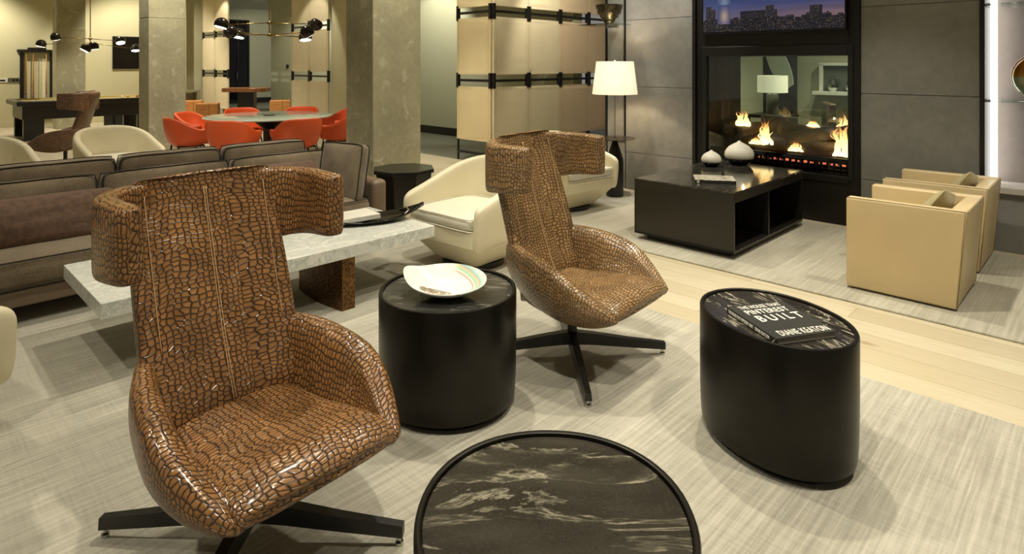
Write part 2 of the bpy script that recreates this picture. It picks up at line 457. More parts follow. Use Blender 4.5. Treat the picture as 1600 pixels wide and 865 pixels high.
# far left wall with its skirting
mb = MB(); mb.box(-8, 6.4, 19.5, 19.8, 0, CEIL); struct('wall_left', mb, M['paint'])
mb = MB(); mb.box(-8, 6.4, 19.478, 19.5, 0, .13, .003); struct('baseboard_left', mb, M['skirt_light'])
mb = MB(); mb.box(6.4, 7.55, 19.8, 20.1, 0, CEIL); struct('wall_niche', mb, M['paint'])
# corridor behind the leather screens
mb = MB(); mb.box(8.75, 9.0, 7.0, 19.1, 0, CEIL); struct('wall_corridor', mb, M['paint_cool'])
mb = MB(); mb.box(8.728, 8.75, 7.0, 19.1, 0, .17, .003); struct('baseboard_corridor', mb, M['skirt'])
mb = MB(); mb.box(10.55, 14, 25, 25.3, 0, CEIL); mb.box(8, 10.55, 25, 25.3, 3.3, CEIL); mb.box(8, 9.5, 25, 25.3, 0, 3.3); struct('wall_corridor_end', mb, M['paint_cool'])
mb = MB(); mb.box(10.55, 14, 24.978, 25, 0, .2, .003); struct('baseboard_corridor_end', mb, M['skirt'])
# beige pier that closes the screens' right end behind the concrete pillar
def hall_door():
    d = thing('door_1', 'black framed dark glass door at the end of the corridor', 'door', (*R(10.0, 25.0), 0), TH)
    d['kind'] = 'structure'; del d['label']; del d['category']
    f = MB(); f.box(-.50, -.44, -.05, .05, 0, 3.3, .005); f.box(.49, .55, -.05, .05, 0, 3.3, .005)
    f.box(-.50, .55, -.05, .05, 3.24, 3.3, .005); f.box(.07, .12, -.05, .05, 0, 3.3, .005); f.box(-.5, .55, -.05, .05, 0, .12, .005)
    f.obj('door_frame', M['black'], d)
    g = MB(); g.box(-.44, .49, -.008, .008, .12, 3.24); g.obj('door_glass', M['glass_dark'], d)
    h = MB(); h.tube([(.04, -.09, .9), (.04, -.09, 1.25)], .015); h.obj('door_handle', M['chrome'], d, smooth=True)
hall_door()
mb = MB(); mb.box(8, 12, 27, 27.3, 0, CEIL); struct('wall_gym', mb, M['wallgrey'])
mb = MB(); mb.box(10.9, 11.1, 25.3, 27, 0, CEIL); struct('wall_gym_side', mb, M['wallgrey'])

# the grey concrete fireplace wall (plane b = 6.54)
def wallpanels(b0, a0, a1, name, joints=(0, .46, 1.27, 2.09, 2.91, CEIL), mat='wallgrey', depth=.86):
    mb = MB(); mb.box(b0+.012, b0+depth, a0, a1, 0, CEIL)
    for z0, z1 in zip(joints[:-1], joints[1:]):
        mb.box(b0, b0+.03, a0, a1, z0+.003, z1-.003, .003, 1)
    return struct(name, mb, M[mat])
wallpanels(6.54, 3.474, 4.40, 'wall_fireplace_left')
wallpanels(6.54, .85, 1.76, 'wall_fireplace_right')
wallpanels(6.56, 4.425, 4.69, 'wall_fireplace_end', (0, .62, 3.2, CEIL))
mb = MB(); mb.box(6.535, 6.56, 4.405, 4.425, .62, 3.2); mb.box(6.535, 6.56, 4.69, 4.71, .62, 3.2); mb.box(6.535, 6.56, 4.405, 4.71, .60, .62)
mb.box(6.56, 7.4, 4.69, 4.71, 0, CEIL); mb.box(6.56, 7.4, 4.40, 4.425, 0, CEIL); struct('trim_1', mb, M['black'])
mb = MB(); mb.box(6.52, 6.9, .815, .85, 0, CEIL); struct('trim_2', mb, M['black'])
# lit recess with glass shelves, at the far right
mb = MB(); mb.box(6.86, 7.4, -4, .815, 0, CEIL); struct('wall_recess', mb, M['recess'])
mb = MB(); mb.box(6.53, 6.86, -4, .815, 0, .48, .004); struct('wall_recess_base', mb, M['wallgrey'])
mb = MB(); mb.box(6.50, 6.86, -4, .80, .482, .535, .004)
o = mb.obj('ledge', plain('pale_stone_ledge', rgb(186,180,172), .4)); o.rotation_euler = (0,0,TH); tag(o, 'long pale stone ledge along the foot of the lit recess, behind the beige chairs', 'ledge')
mb = MB(); mb.box(6.80, 6.85, .765, .812, .54, 3.6, .004)
o = mb.obj('light_strip', M['ledstrip']); o.rotation_euler = (0,0,TH); tag(o, 'tall glowing white light strip at the edge of the wall recess', 'light strip')
for z, lb in ((1.24, 'lower glass shelf in the lit recess, carrying the round gold vase'), (2.05, 'upper glass shelf in the lit recess near the top edge')):
    t = thing('glass_shelf', lb, 'shelf', (*R(6.70, -.4), z), TH, 'glass shelves in the recess')
    MB().box(-.16, .15, -1.6, 1.2, -.008, .008, .003).obj('shelf_panel', M['glass'], t)
    MB().box(-.14, .14, 1.185, 1.212, -.012, .012, .002).obj('bracket', M['chrome'], t)
    MB().box(.09, .15, .3, .55, -.03, -.010, .002).obj('bracket', M['chrome'], t)
# room beyond the fireplace
mb = MB(); mb.box(11.62, 11.9, -2, 4.9, 0, CEIL); struct('wall_beyond', mb, M['paint_olive'])
mb = MB(); mb.box(7.4, 11.6, 4.75, 4.9, 0, CEIL); struct('wall_beyond_left', mb, M['paint_olive'])
mb = MB(); mb.box(7.4, 11.6, -2.3, -2, 0, CEIL); struct('wall_beyond_right', mb, M['paint_olive'])
mb = MB(); mb.box(7.42, 7.6, 3.5, 4.74, 0, CEIL); struct('wall_behind_fireplace', mb, M['wallgrey'])

# ------------------------------------------------------------------ rugs
def rug(name, b0, b1, a0, a1, mat, label):
    t = .014; mb = MB(); mb.box(-(b1-b0)/2, (b1-b0)/2, -(a1-a0)/2, (a1-a0)/2, 0, t, .005)
    o = mb.obj(name, mat); o.location = (*R((b0+b1)/2, (a0+a1)/2), .0); o.rotation_euler = (0,0,TH)
    tag(o, label, 'rug')
rug('area_rug', -3.2, 3.41, -3.2, 5.75, M['rug1'], 'large streaked grey rug under the two front crocodile chairs and drum tables')
rug('area_rug', 4.44, 6.38, -3.2, 4.95, M['rug2'], 'streaked beige rug under the black fireside table and beige box chairs')

# ------------------------------------------------------------------ concrete columns
def column(b0, b1, a0, a1, label, zj):
    cx, cy = (b0+b1)/2, (a0+a1)/2; w, d = (b1-b0)/2, (a1-a0)/2
    mb = MB(); zs = [0, zj, CEIL]
    for z0, z1 in zip(zs[:-1], zs[1:]): mb.box(-w, w, -d, d, z0, z1, .012, 2)
    o = mb.obj('concrete_column', M['column']); o.location = (*R(cx, cy), 0); o.rotation_euler = (0,0,TH)
    tag(o, label, 'column', 'bare concrete columns')
column(3.70, 4.33, 5.66, 6.20, 'massive bare concrete column right beside the octagonal black table', 2.9)
def croom(X, Z): return (.698*X+.716*Z, -.716*X+.698*Z)
b, a = croom(-5.94, 10.2); column(b, b+.57, a, a+.54, 'bare concrete column between the billiard table and the orange chairs', 2.31)
b, a = croom(-10.8, 14.8); column(b, b+.58, a, a+.5, 'farthest concrete column, standing behind the billiard table beside the cue rack', 2.35)

# ================================================================== CROCODILE WING CHAIR
def wing_chair(mat, label, loc, yaw, legyaw, group='crocodile leather wing chairs'):
    t = thing('wing_chair', label, 'chair', loc, yaw, group)
    N = 28
    # seat: stations front to back (x, halfwidth, top, bottom)
    st = [(-.22, .20, .395, .33), (-.15, .215, .40, .295), (-.06, .225, .405, .275), (.05, .23, .408, .262), (.15, .243, .418, .268), (.24, .252, .43, .288),
          (.32, .258, .437, .316), (.37, .260, .432, .338), (.400, .256, .418, .350), (.418, .248, .400, .362), (.424, .23, .388, .372)]
    rows = []
    for x, w, zt, zb in st:
        e = 5; pr = superell(N, w, (zt-zb)/2, e, .5)
        row = []
        for (l, z) in pr:
            zc = (zt+zb)/2+z
            crown = .012*(1-(l/w)**2) if z > 0 else 0
            row.append((x+(.010*(1-(l/w)**2) if x > .35 else 0), l, zc+crown))
        rows.append(row)
    MB().loft(rows).obj('seat', mat, t, sub=2)
    # backrest column: stations by height (z, f, halfwidth, thickness, curl)
    bt = [(.285, -.15, .17, .075, .0), (.33, -.125, .21, .085, .01), (.40, -.115, .238, .085, .02), (.50, -.155, .258, .085, .035), (.62, -.200, .264, .08, .045), (.74, -.240, .263, .075, .045),
          (.86, -.278, .260, .075, .045), (.98, -.314, .252, .078, .045), (1.07, -.340, .246, .080, .045), (1.115, -.350, .244, .076, .045), (1.137, -.355, .240, .060, .045), (1.146, -.357, .234, .035, .045)]
    rows = []
    fine = []
    zz = [.285, .31, .34, .38, .43]+[.43+.058*i for i in range(1, 12)]+[1.10, 1.122, 1.137, 1.146]
    for z in zz:
        f, w, th, curl = interp(bt, z)
        pr = superell(N, th/2, w, 5, .5); row = []
        for (x, l) in pr:
            row.append((f-th/2+x+curl*(l/w)**2, l, z+.035*x/th*2*.3))
        rows.append(row)
    MB().loft(rows).obj('backrest', mat, t, sub=2)
    # centre and side seams
    def fr(z, l):
        f, w, th, curl = interp(bt, z); return f+curl*(l/w)**2
    sm = MB()
    for dl in (-.004, .004):
        sm.tube([(fr(z, dl)+.0135, dl, z) for z in [.42+.02*i for i in range(35)]], .0014, 5)
    sm.obj('seam', M['stitch'], t, smooth=True)
    # arms: stations from back to front: (f, ridge l, ridge z, inner l at the seat, bottom l, bottom z, thickness)
    at = [(-.285, .18, .55, .10, .10, .37, .045), (-.255, .245, .608, .14, .12, .345, .06), (-.18, .285, .615, .20, .15, .31, .07), (-.07, .333, .606, .22, .17, .28, .08), (.05, .358, .588, .225, .185, .26, .085),
          (.15, .372, .560, .235, .20, .265, .085), (.23, .364, .520, .240, .215, .28, .085), (.30, .342, .472, .243, .228, .30, .082), (.36, .312, .430, .243, .235, .325, .07), (.40, .288, .402, .240, .238, .345, .05), (.418, .272, .388, .238, .24, .358, .03)]
    for sd in (1, -1):
        rows = []
        for i in range(27):
            f = -.285+i*(.418+.285)/26
            rl, rz, il, bl, bz, th = interp(at, f)
            zi = min(.40, rz-.02)
            P = [(bl, bz), (il-.015, (bz+zi)/2), (il, zi), (lerp(il, rl-th, .45), lerp(zi, rz, .35)), (lerp(il, rl-th, .85), lerp(zi, rz, .75)),
                 (rl-th*.80, rz-.012), (rl-th*.45, rz), (rl-th*.12, rz-.010), (rl, rz-.045*th/.085),
                 (rl-.002, lerp(rz, bz, .42)), (lerp(rl, bl, .22), lerp(rz, bz, .66)), (lerp(rl, bl, .58), lerp(rz, bz, .88))]
            # resample the loop more finely, smooth
            n0 = len(P); Q = []
            for k in range(n0):
                p0, p1, p2, p3 = P[k-1], P[k], P[(k+1)%n0], P[(k+2)%n0]
                for u in (0, .5):
                    Q.append(tuple(.5*((2*b_)+(-a_+c_)*u+(2*a_-5*b_+4*c_-d_)*u*u+(-a_+3*b_-3*c_+d_)*u**3) for a_, b_, c_, d_ in zip(p0, p1, p2, p3)))
            rows.append([(f, sd*l, z) for l, z in Q])
        MB().loft(rows).obj('armrest', mat, t, sub=1)
        # seam where the arm meets the back column
        # wing: plan curve
        wc = [(0, -.345, .185), (.2, -.328, .250), (.4, -.290, .310), (.6, -.222, .345), (.8, -.128, .346), (1, -.018, .336)]
        wn = [(0, .060), (.3, .070), (.7, .078), (.93, .078), (.985, .062), (1, .03)]
        rows = []; us = [0, .1, .2, .3, .4, .5, .6, .7, .8, .88, .94, .975, .995, 1.0]
        for u in us:
            f, l = interp(wc, u); f2, l2 = interp(wc, min(u+.03, 1)); f1, l1 = interp(wc, max(u-.03, 0))
            d = Vector((f2-f1, l2-l1)).normalized(); nrm = Vector((-d.y, d.x))   # points inward/forward or outward
            th = interp(wn, u)[0]
            zt = 1.140-.012*u-(.004 if u > .97 else 0)-(.010 if u >= 1 else 0); zb = .853+.052*u+(.004 if u > .97 else 0)+(.010 if u >= 1 else 0)
            pr = superell(24, th/2, (zt-zb)/2, 6, .5)
            rows.append([(f+nrm.x*x, sd*(l+nrm.y*x), (zt+zb)/2+z) for x, z in pr])
        MB().loft(rows).obj('wing', mat, t, sub=1)
        s2 = MB()
        s2.tube([(fr(z, .205)+.006, sd*.206, z) for z in [.62+.02*i for i in range(25)]], .0016, 5)
        s2.obj('seam', M['stitch'], t, smooth=True)
    # four-blade swivel base
    base = MB(); base.lathe([(.0, .075), (.036, .075), (.036, .13), (.026, .135), (.026, .29), (.075, .292), (.09, .305), (0, .305)], n=24)
    base.obj('swivel_post', M['black'], t, smooth=True, angle=30)
    for k in range(4):
        an = legyaw-yaw+k*PI/2; ca, sa = math.cos(an), math.sin(an)
        rows = []
        for r, hw, z0, z1 in ((.02, .024, .072, .135), (.12, .023, .066, .122), (.30, .020, .048, .092), (.495, .017, .030, .066)):
            rows.append([(r*ca-w*sa, r*sa+w*ca, z) for w, z in ((-hw, z0), (hw, z0), (hw*.8, z1), (-hw*.8, z1))])
        lg = MB().loft(rows).obj('leg', M['black'], t)
        MB().lathe([(0, 0), (.013, 0), (.013, .010), (.006, .014), (.006, .032), (0, .032)], (.482*ca, .482*sa, 0), 12).obj('foot_glide', M['chrome'], lg, smooth=True, angle=30)
    return t
RT = .014
wing_chair(M['croc'], 'front brown crocodile-leather wing chair, nearest and largest, on a black four-blade base', (-.842, 2.015, RT), math.radians(-40), math.radians(-2))
wing_chair(M['croc2'], 'crocodile-leather wing chair behind the drum table that carries the white dish', (.316, 3.283, RT), math.radians(-40), math.radians(3))
wing_chair(M['croc3'], 'dark crocodile wing chair seen from behind, in front of the billiard table', (-6.62, 9.25, 0), math.radians(196), math.radians(20))

# ================================================================== DRUM TABLES
def ell(cx, cy, a, b, rot, n=64, e=2.25):
    out = []
    for k in range(n):
        t = 2*PI*k/n; c, s_ = math.cos(t), math.sin(t)
        x = sgn(c)*abs(c)**(2/e)*a; y = sgn(s_)*abs(s_)**(2/e)*b
        out.append((cx+x*math.cos(rot)-y*math.sin(rot), cy+x*math.sin(rot)+y*math.cos(rot)))
    return out
def drum(label, cx, cy, a, b, rot, h, top, e=2.1):
    t = thing('drum_table', label, 'table', (cx, cy, RT), rot, 'oval black drum tables')
    h -= RT
    def ring(s, z): return [(x, y, z) for x, y in ell(0, 0, a-s, b-s, 0, 72, e)]
    rows = [ring(a*.78, .03), ring(.06, .03), ring(.020, .030), ring(.010, .036), ring(.006, .06), ring(.003, .11), ring(.001, .2), ring(0, .3), ring(0, h-.008), ring(.003, h-.001), ring(.006, h), ring(.013, h), ring(.016, h-.002), ring(.017, h-.03)]
    MB().loft(rows, True, False).obj('drum', M['satin'], t, smooth=True, angle=40)
    MB().loft([ring(.055, 0), ring(.055, .035)]).obj('plinth', M['black'], t)
    MB().loft([ring(.0175, h-.035), ring(.0175, h-.012), ring(.019, h-.0105)]).obj('stone_top', top, t)
    return t
drum('black drum table with dark stone top between the two wing chairs, carrying the white dish', -.292, 2.86, .312, .300, 0, .527, M['granite_dark'])
drum('tall oval black drum table at right, carrying the black book', 1.070, 2.545, .325, .255, math.radians(-66), .527, M['granite_busy'])
drum('black drum table with veined granite top at the bottom edge, cut by the frame', .098, 1.425, .318, .325, 0, .527, M['granite'])

# white dish
def dish():
    n = 64; z0 = .515
    m = NT('striped_white_glaze'); tc = m.n('ShaderNodeTexCoord')
    mp = m.n('ShaderNodeMapping'); mp.inputs['Location'].default_value = (.045, .02, 0); m.l(tc, 'Object', mp, 0)
    ln = m.n('ShaderNodeVectorMath', operation='LENGTH'); m.l(mp, 0, ln, 0)
    W = rgb(236,234,218)
    r = m.ramp(ln, [(0, W), (.160, W), (.168, rgb(206,150,140)), (.175, W), (.182, rgb(150,196,160)), (.190, rgb(196,214,190)), (.197, rgb(222,180,130)), (.204, rgb(150,200,200)), (.213, rgb(200,222,208)), (.225, W)], 'Value')
    sp = m.n('ShaderNodeSeparateXYZ'); m.l(tc, 'Object', sp, 0)
    sx = m.ramp(sp, [(.0, (0,0,0)), (.04, (1,1,1))], 'X')
    x1 = m.mix(sx, W, r)
    # dark mottled motif in an ellipse
    mp2 = m.n('ShaderNodeMapping'); mp2.inputs['Location'].default_value = (.60, .80, 0); mp2.inputs['Scale'].default_value = (13, 24, 0); m.l(tc, 'Object', mp2, 0)
    l2 = m.n('ShaderNodeVectorMath', operation='LENGTH'); m.l(mp2, 0, l2, 0)
    mask = m.ramp(l2, [(.0, (1,1,1)), (.92, (1,1,1)), (1.0, (0,0,0))], 'Value')
    mot = m.ramp(m.noise(m.co('Object', (1, 1, 1)), 55, 4, .6, 1), [(.35, rgb(56,52,46)), (.45, rgb(150,140,116)), (.52, rgb(120,88,60)), (.6, rgb(196,196,182))])
    m.base(m.mix(mask, x1, mot)); m.set(Roughness=.18)
    rows_t = []
    for s in (0, .15, .3, .45, .6, .75, .88, .96, 1.0):
        row = []
        for k in range(n):
            t = 2*PI*k/n
            rx = .180; ry = .145
            tip = math.exp(-((t-PI*.97)/.40)**2)
            rr = 1/((abs(math.cos(t)/rx)**2.1+abs(math.sin(t)/ry)**2.1)**(1/2.1))*(1+.12*tip)
            rim = .040+.045*(.5+.5*math.sin(t-.15))+.034*tip
            z = .012+rim*(s**2.2)
            row.append((s*rr*math.cos(t)+.0001*math.cos(t), s*rr*math.sin(t)+.0001*math.sin(t), z))
        rows_t.append(row)
    low = [[(x*.985, y*.985, max(0, z-.010)) for x, y, z in r] for r in rows_t[::-1]]
    mb = MB(); mb.loft(rows_t+low, True, True)
    o = mb.obj('dish', m.m, None, sub=1); o.location = (-.292, 2.80, z0+.002); o.rotation_euler = (0, 0, math.radians(-4))
    tag(o, 'white asymmetric dish with pastel rim stripes and a small dark motif, on the drum table', 'dish')
dish()

# black book with white lettering
def text_mesh(name, body, size, mat, parent, loc, rot, bold=.0, spacing=1, width=None, thick=.0006, align='LEFT'):
    cu = bpy.data.curves.new(name, 'FONT'); cu.body = body; cu.size = size; cu.offset = bold; cu.extrude = thick
    cu.space_character = spacing; cu.align_x = align; cu.resolution_u = 3
    o = bpy.data.objects.new(name, cu); COL.objects.link(o)
    dg = bpy.context.evaluated_depsgraph_get(); dg.update()
    me = bpy.data.meshes.new_from_object(o.evaluated_get(dg)); bpy.data.objects.remove(o)
    xs = [v.co.x for v in me.vertices]; w = max(xs)-min(xs); x0 = min(xs)
    sx = (width/w) if width else 1
    for v in me.vertices: v.co.x = (v.co.x-x0)*sx-(width/2 if (align == 'CENTER' and width) else 0)
    q = link_mesh(name, me, mat, parent); q.location = loc; q.rotation_euler = rot
    return q
def big_book():
    t = thing('book', 'thick black hardback with white lettering lying on the right oval drum table', 'book', (1.062, 2.475, .517), math.radians(14.5))
    w, l, h = .262, .312, .026
    pg = MB(); pg.box(-w/2+.006, w/2-.004, -l/2+.005, l/2-.005, .003, h-.003); pg.obj('pages', M['paper'], t)
    c = MB(); c.box(-w/2, w/2, -l/2, l/2, 0, .003, .001, 1); c.box(-w/2, w/2, -l/2, l/2, h-.003, h, .001, 1); c.box(-w/2-.004, -w/2+.003, -l/2, l/2, 0, h, .0015, 1)
    cv = c.obj('cover', M['bookblack'], t)
    z = h+.0003
    text_mesh('lettering', 'THE HOUSE THAT', .042, M['lettering'], cv, (-.098, .112, z), (0,0,0), .0002, 1.05, .195)
    text_mesh('lettering', 'PINTEREST', .058, M['lettering'], cv, (-.098, .058, z), (0,0,0), .0005, 1.08, .195)
    text_mesh('lettering', 'BUILT', .078, M['lettering'], cv, (-.090, -.014, z), (0,0,0), .0010, 1.45, .20)
    text_mesh('lettering', 'DIANE KEATON', .060, M['lettering'], cv, (-.098, -.142, z), (0,0,0), .0004, 1.08, .215)
    # spine text runs from top (far) to bottom (near)
    sx = -w/2-.0044
    M2 = (PI/2, 0, -PI/2)
    text_mesh('lettering', 'THE HOUSE THAT PINTEREST BUILT', .017, M['lettering'], cv, (sx, l/2-.012, .0065), M2, .0004, 1, .165)
    text_mesh('lettering', 'DIANE KEATON', .017, M['lettering'], cv, (sx, -.03, .0065), M2, .0004, 1, .085)
    MB().tube([(sx, -l/2+.022, .008), (sx, -l/2+.017, .006), (sx, -l/2+.010, .018)], .0012, 5).obj('emblem', M['lettering'], cv)
big_book()

# ================================================================== MARBLE TABLE
def marble_table():
    X, Z = -1.937, 2.94
    b0, a0 = croom(X, Z)
    t = thing('coffee_table', 'long white marble slab table on hammered bronze slab legs before the sofa', 'table', (*R(b0, a0), RT), TH)
    L, Wd = 2.0, .82; h = .42-RT
    MB().box(0, L, 0, Wd, h-.078, h, .003, 2).obj('tabletop', M['marble'], t)
    for x0 in (.64, 1.285):
        pts = []
        rows = []
        for i in range(17):
            u = i/16; y = .02+u*.56
            zb = .16*math.exp(-((u-1)/.22)**2)*0+0
            bow = .03*math.sin(PI*u)
            rows.append([(x0-bow+.0, y, 0), (x0+.09+bow*.3, y, 0), (x0+.09, y, h-.078), (x0, y, h-.078)])
        lg = MB().loft(rows).obj('leg', M['hammered'], t, smooth=True, angle=50)
marble_table()
# black boat-shaped tray on it
def tray():
    X, Zw = -1.03, 4.62
    t = thing('tray', 'black boat-shaped tray holding a white magazine at the end of the marble table', 'tray', (-1.045, 4.48, .42), math.radians(23))
    rows = []
    for i in range(25):
        u = -1+2*i/24; w = max(.012, .15*(1-abs(u)**2.2)); z = .004+.075*abs(u)**2.6
        x = u*.42
        rows.append([(x, -w, z+.018), (x, -w*.6, z+.002), (x, 0, z-.002), (x, w*.6, z+.002), (x, w, z+.018), (x, w*.97, z+.026), (x, w*.55, z+.010), (x, 0, z+.006), (x, -w*.55, z+.010), (x, -w*.97, z+.026)])
    MB().loft(rows).obj('tray_body', M['black_ceramic'], t, smooth=True)
    hd = MB().tube([(.26, -.08, .045), (.30, -.04, .065), (.30, .04, .065), (.26, .08, .045)], .007).obj('handle', M['chrome'], t, smooth=True)
    b = MB(); b.box(-.15, .15, -.115, .115, 0, .016, .002); b.box(-.148, .148, -.113, .113, .017, .033, .002)
    o = b.obj('magazine', M['paper_white']); o.location = (-1.13, 4.47, .445); o.rotation_euler = (0, 0, math.radians(40))
    tag(o, 'pair of white magazines stacked in the black boat-shaped tray', 'magazine')
tray()

# ================================================================== SOFAS
def sofa(label, b0, b1, a_front, flip, n, name='sofa', zc=.525):
    L = b1-b0; D = .98
    t = thing(name, label, 'sofa', (*R((b0+b1)/2, a_front+(-D/2 if flip else D/2)), RT if True else 0), TH+(PI if flip else 0), 'back to back tweed sofas')
    # local: x along the sofa, front at y = -D/2
    MB().box(-L/2+.02, L/2-.02, -D/2+.04, D/2, .11, .21, .012).obj('base', M['sofa_base'], t)
    for sx in (-1, 1):
        for sy in (-1, 1):
            MB().box(sx*(L/2-.16)-.035, sx*(L/2-.16)+.035, sy*(D/2-.14)-.035, sy*(D/2-.14)+.035, 0, .11, .004).obj('leg', M['black'], t)
    for sx in (-1, 1):
        MB().box(min(sx*L/2, sx*(L/2-.15)), max(sx*L/2, sx*(L/2-.15)), -D/2+.02, D/2, .12, .53, .045, 4).obj('armrest', M['sofa_base'], t, smooth=True)
    MB().box(-L/2+.12, L/2-.12, D/2-.15, D/2, .12, .60, .04, 4).obj('back_frame', M['tweed'], t, smooth=True)
    iw = (L-.30)/n
    for k in range(n):
        x = -L/2+.15+iw*(k+.5)
        cushion('seat_cushion', iw-.01, .80, .225, M['tweed'], t, (x, -.085, .305), (0,0,0), .72, 12, M['tweed_dark'], .012, k, pr=.005)
        cushion('back_cushion', iw-.015, .44, .22, M['tweed'], t, (x, D/2-.245, zc), (math.radians(82), 0, math.radians(random.uniform(-1.5, 1.5))), .42, 12, M['tweed_dark'], .035, 5+k, pr=.005)
    return t, iw
sf, iw = sofa('grey-brown tweed sofa behind the marble table, facing the wing chairs', -.86, 3.16, 4.58, False, 4)
sofa('grey-brown tweed sofa standing back to back behind the front sofa', -1.2, 3.14, 6.55, True, 5, 'sofa', .58)
# loose pillows on the sofa
def room_obj(o, b, a, z, rx=0, rz=0):
    o.location = (*R(b, a), z); o.rotation_euler = (rx, 0, TH+rz); return o
o = cushion('lumbar_pillow', 1.0, .33, .19, M['velvet'], None, edge=.25, n=14, pipe=None, wob=.02, seed=9)
room_obj(o, .68, 4.96, RT+.53, math.radians(70), .03); tag(o, 'long brown velvet lumbar pillow at the left end of the tweed sofa', 'pillow')
o = cushion('lumbar_pillow', .80, .30, .16, M['velvet'], None, edge=.25, n=14, pipe=M['tweed_dark'], wob=.02, seed=3)
room_obj(o, 2.32, 5.0, RT+.565, math.radians(66), -.02); tag(o, 'brown velvet lumbar pillow on the sofa, showing over the front wing chair back', 'pillow')
o = cushion('scatter_cushion', .50, .50, .17, M['tweed'], None, edge=.5, n=12, pipe=M['tweed_dark'], wob=.02, seed=4, pr=.005)
o.location = (*R(2.87, 4.86), RT+.60); o.rotation_euler = (math.radians(80), 0, TH-math.radians(78)); tag(o, 'square piped tweed cushion leaning on the right arm of the sofa', 'cushion')

# ================================================================== TUB CHAIRS
def u_wall(name, mat, parent, xf, w, rb, th, zb, zt_arm, zt_back, inset, n_e=2.6, sub=1, blend=(.0, .9), flare=0, ease=1):
    """U-shaped wall open towards +x; front ends at x = xf, half width w, back depth rb"""
    path = []
    for i in range(6): path.append((xf*(1-i/6), -w))
    for i in range(25):
        p = PI/2*i/24*2
        c, s_ = math.cos(p), math.sin(p)
        path.append((-rb*abs(s_)**(2/n_e), -sgn(c)*w*abs(c)**(2/n_e)))
    for i in range(1, 7): path.append((xf*i/6, w))
    rows = []; K = len(path)
    for i, (x, y) in enumerate(path):
        x1, y1 = path[max(i-1, 0)]; x2, y2 = path[min(i+1, K-1)]
        d = Vector((x2-x1, y2-y1)).normalized(); nrm = Vector((d.y, -d.x))     # inward
        s_ = min(1, max(0, (xf*blend[1]-x)/(xf*blend[1]+rb*blend[0]+rb)))
        s_ = lerp(s_, s_*s_*(3-2*s_), ease)
        zt = lerp(zt_arm, zt_back, s_)
        sh = .55 if i in (0, K-1) else 1
        t2 = th*sh
        P = [(inset+ (th-t2)/2, zb), (inset*.45+(th-t2)/2, lerp(zb, zt, .35)), ((th-t2)/2-flare*.3, lerp(zb, zt, .7)), ((th-t2)/2-flare, zt-th*.45), ((th-t2)/2-flare+t2*.18, zt-th*.1), (th/2-flare, zt),
             (th/2+t2*.32-flare, zt-th*.1), (th/2+t2/2-flare, zt-th*.45), (th/2+t2/2-flare*.3, lerp(zb, zt, .6)), (th/2+t2/2+inset, zb)]
        if i in (0, K-1): P = [(a_, b_ if b_ <= zb else b_-(.02 if b_ > zt-th*.2 else 0)) for a_, b_ in P]
        rows.append([(x+nrm.x*o_, y+nrm.y*o_, z) for o_, z in P])
    return MB().loft(rows).obj(name, mat, parent, sub=sub)
def tub_chair(label, loc, yaw):
    t = thing('tub_chair', label, 'chair', loc, yaw, 'cream leather swivel tub chairs')
    w = .43
    u_wall('shell', M['cream'], t, .37, w, .45, .085, .20, .535, .785, .03, 2.35, 2, (.0, 1.0), 0, .3)
    # body below the seat, undercut towards the swivel base
    def rr(x0, x1, w_, z, e=10, n=48): return [((x0+x1)/2+x, y, z) for x, y in superell(n, (x1-x0)/2, w_, e, .5)]
    MB().loft([rr(-.24, .20, .22, .045), rr(-.26, .215, .235, .06), rr(-.36, .335, .385, .21), rr(-.37, .36, .39, .23), rr(-.36, .365, .37, .335), rr(-.35, .355, .35, .34)]).obj('seat_base', M['cream'], t, smooth=True, angle=35)
    cushion('seat_cushion', .68, .68, .105, M['creamcush'], t, (.035, 0, .392), (0,0,0), .82, 12, M['creamcush'], .004, 2, pr=.005)
    MB().lathe([(0, 0), (.24, 0), (.24, .04), (0, .05)], n=32).obj('swivel_plinth', M['black'], t, smooth=True, angle=30)
    return t
tc = tub_chair('cream leather tub chair at the right end of the marble table', (-.30, 4.87, RT), math.radians(-131.4))
dup(tc, (.60, 6.72, RT), math.radians(-50), 'cream tub chair beside the drinks table and shaded lamp, behind the middle wing chair')
dup(tc, (-4.78, 7.55, 0), math.radians(-38), 'cream tub chair behind the sofas, in front of the far crocodile chair')
dup(tc, (-5.38, 6.35, 0), math.radians(-38), 'cream tub chair behind the sofas, cut by the left edge')
dup(tc, (-2.60, 2.49, RT), math.radians(60), 'cream chair in the left foreground, only its arm in the frame')

# ================================================================== OCTAGONAL TABLE
def octa():
    t = thing('side_table', 'black octagonal side table between the sofa arm and the concrete column', 'table', (-1.03, 5.93, RT), math.radians(12))
    pts = [(.30*math.cos(PI/8+k*PI/4), .30*math.sin(PI/8+k*PI/4)) for k in range(8)]
    MB().prism(pts, .515, .55, .003).obj('tabletop', M['tv'], t)
    MB().prism([(x*.72, y*.72) for x, y in pts], 0, .515, .004, top=1.28).obj('pedestal', M['blackwood'], t)
octa()

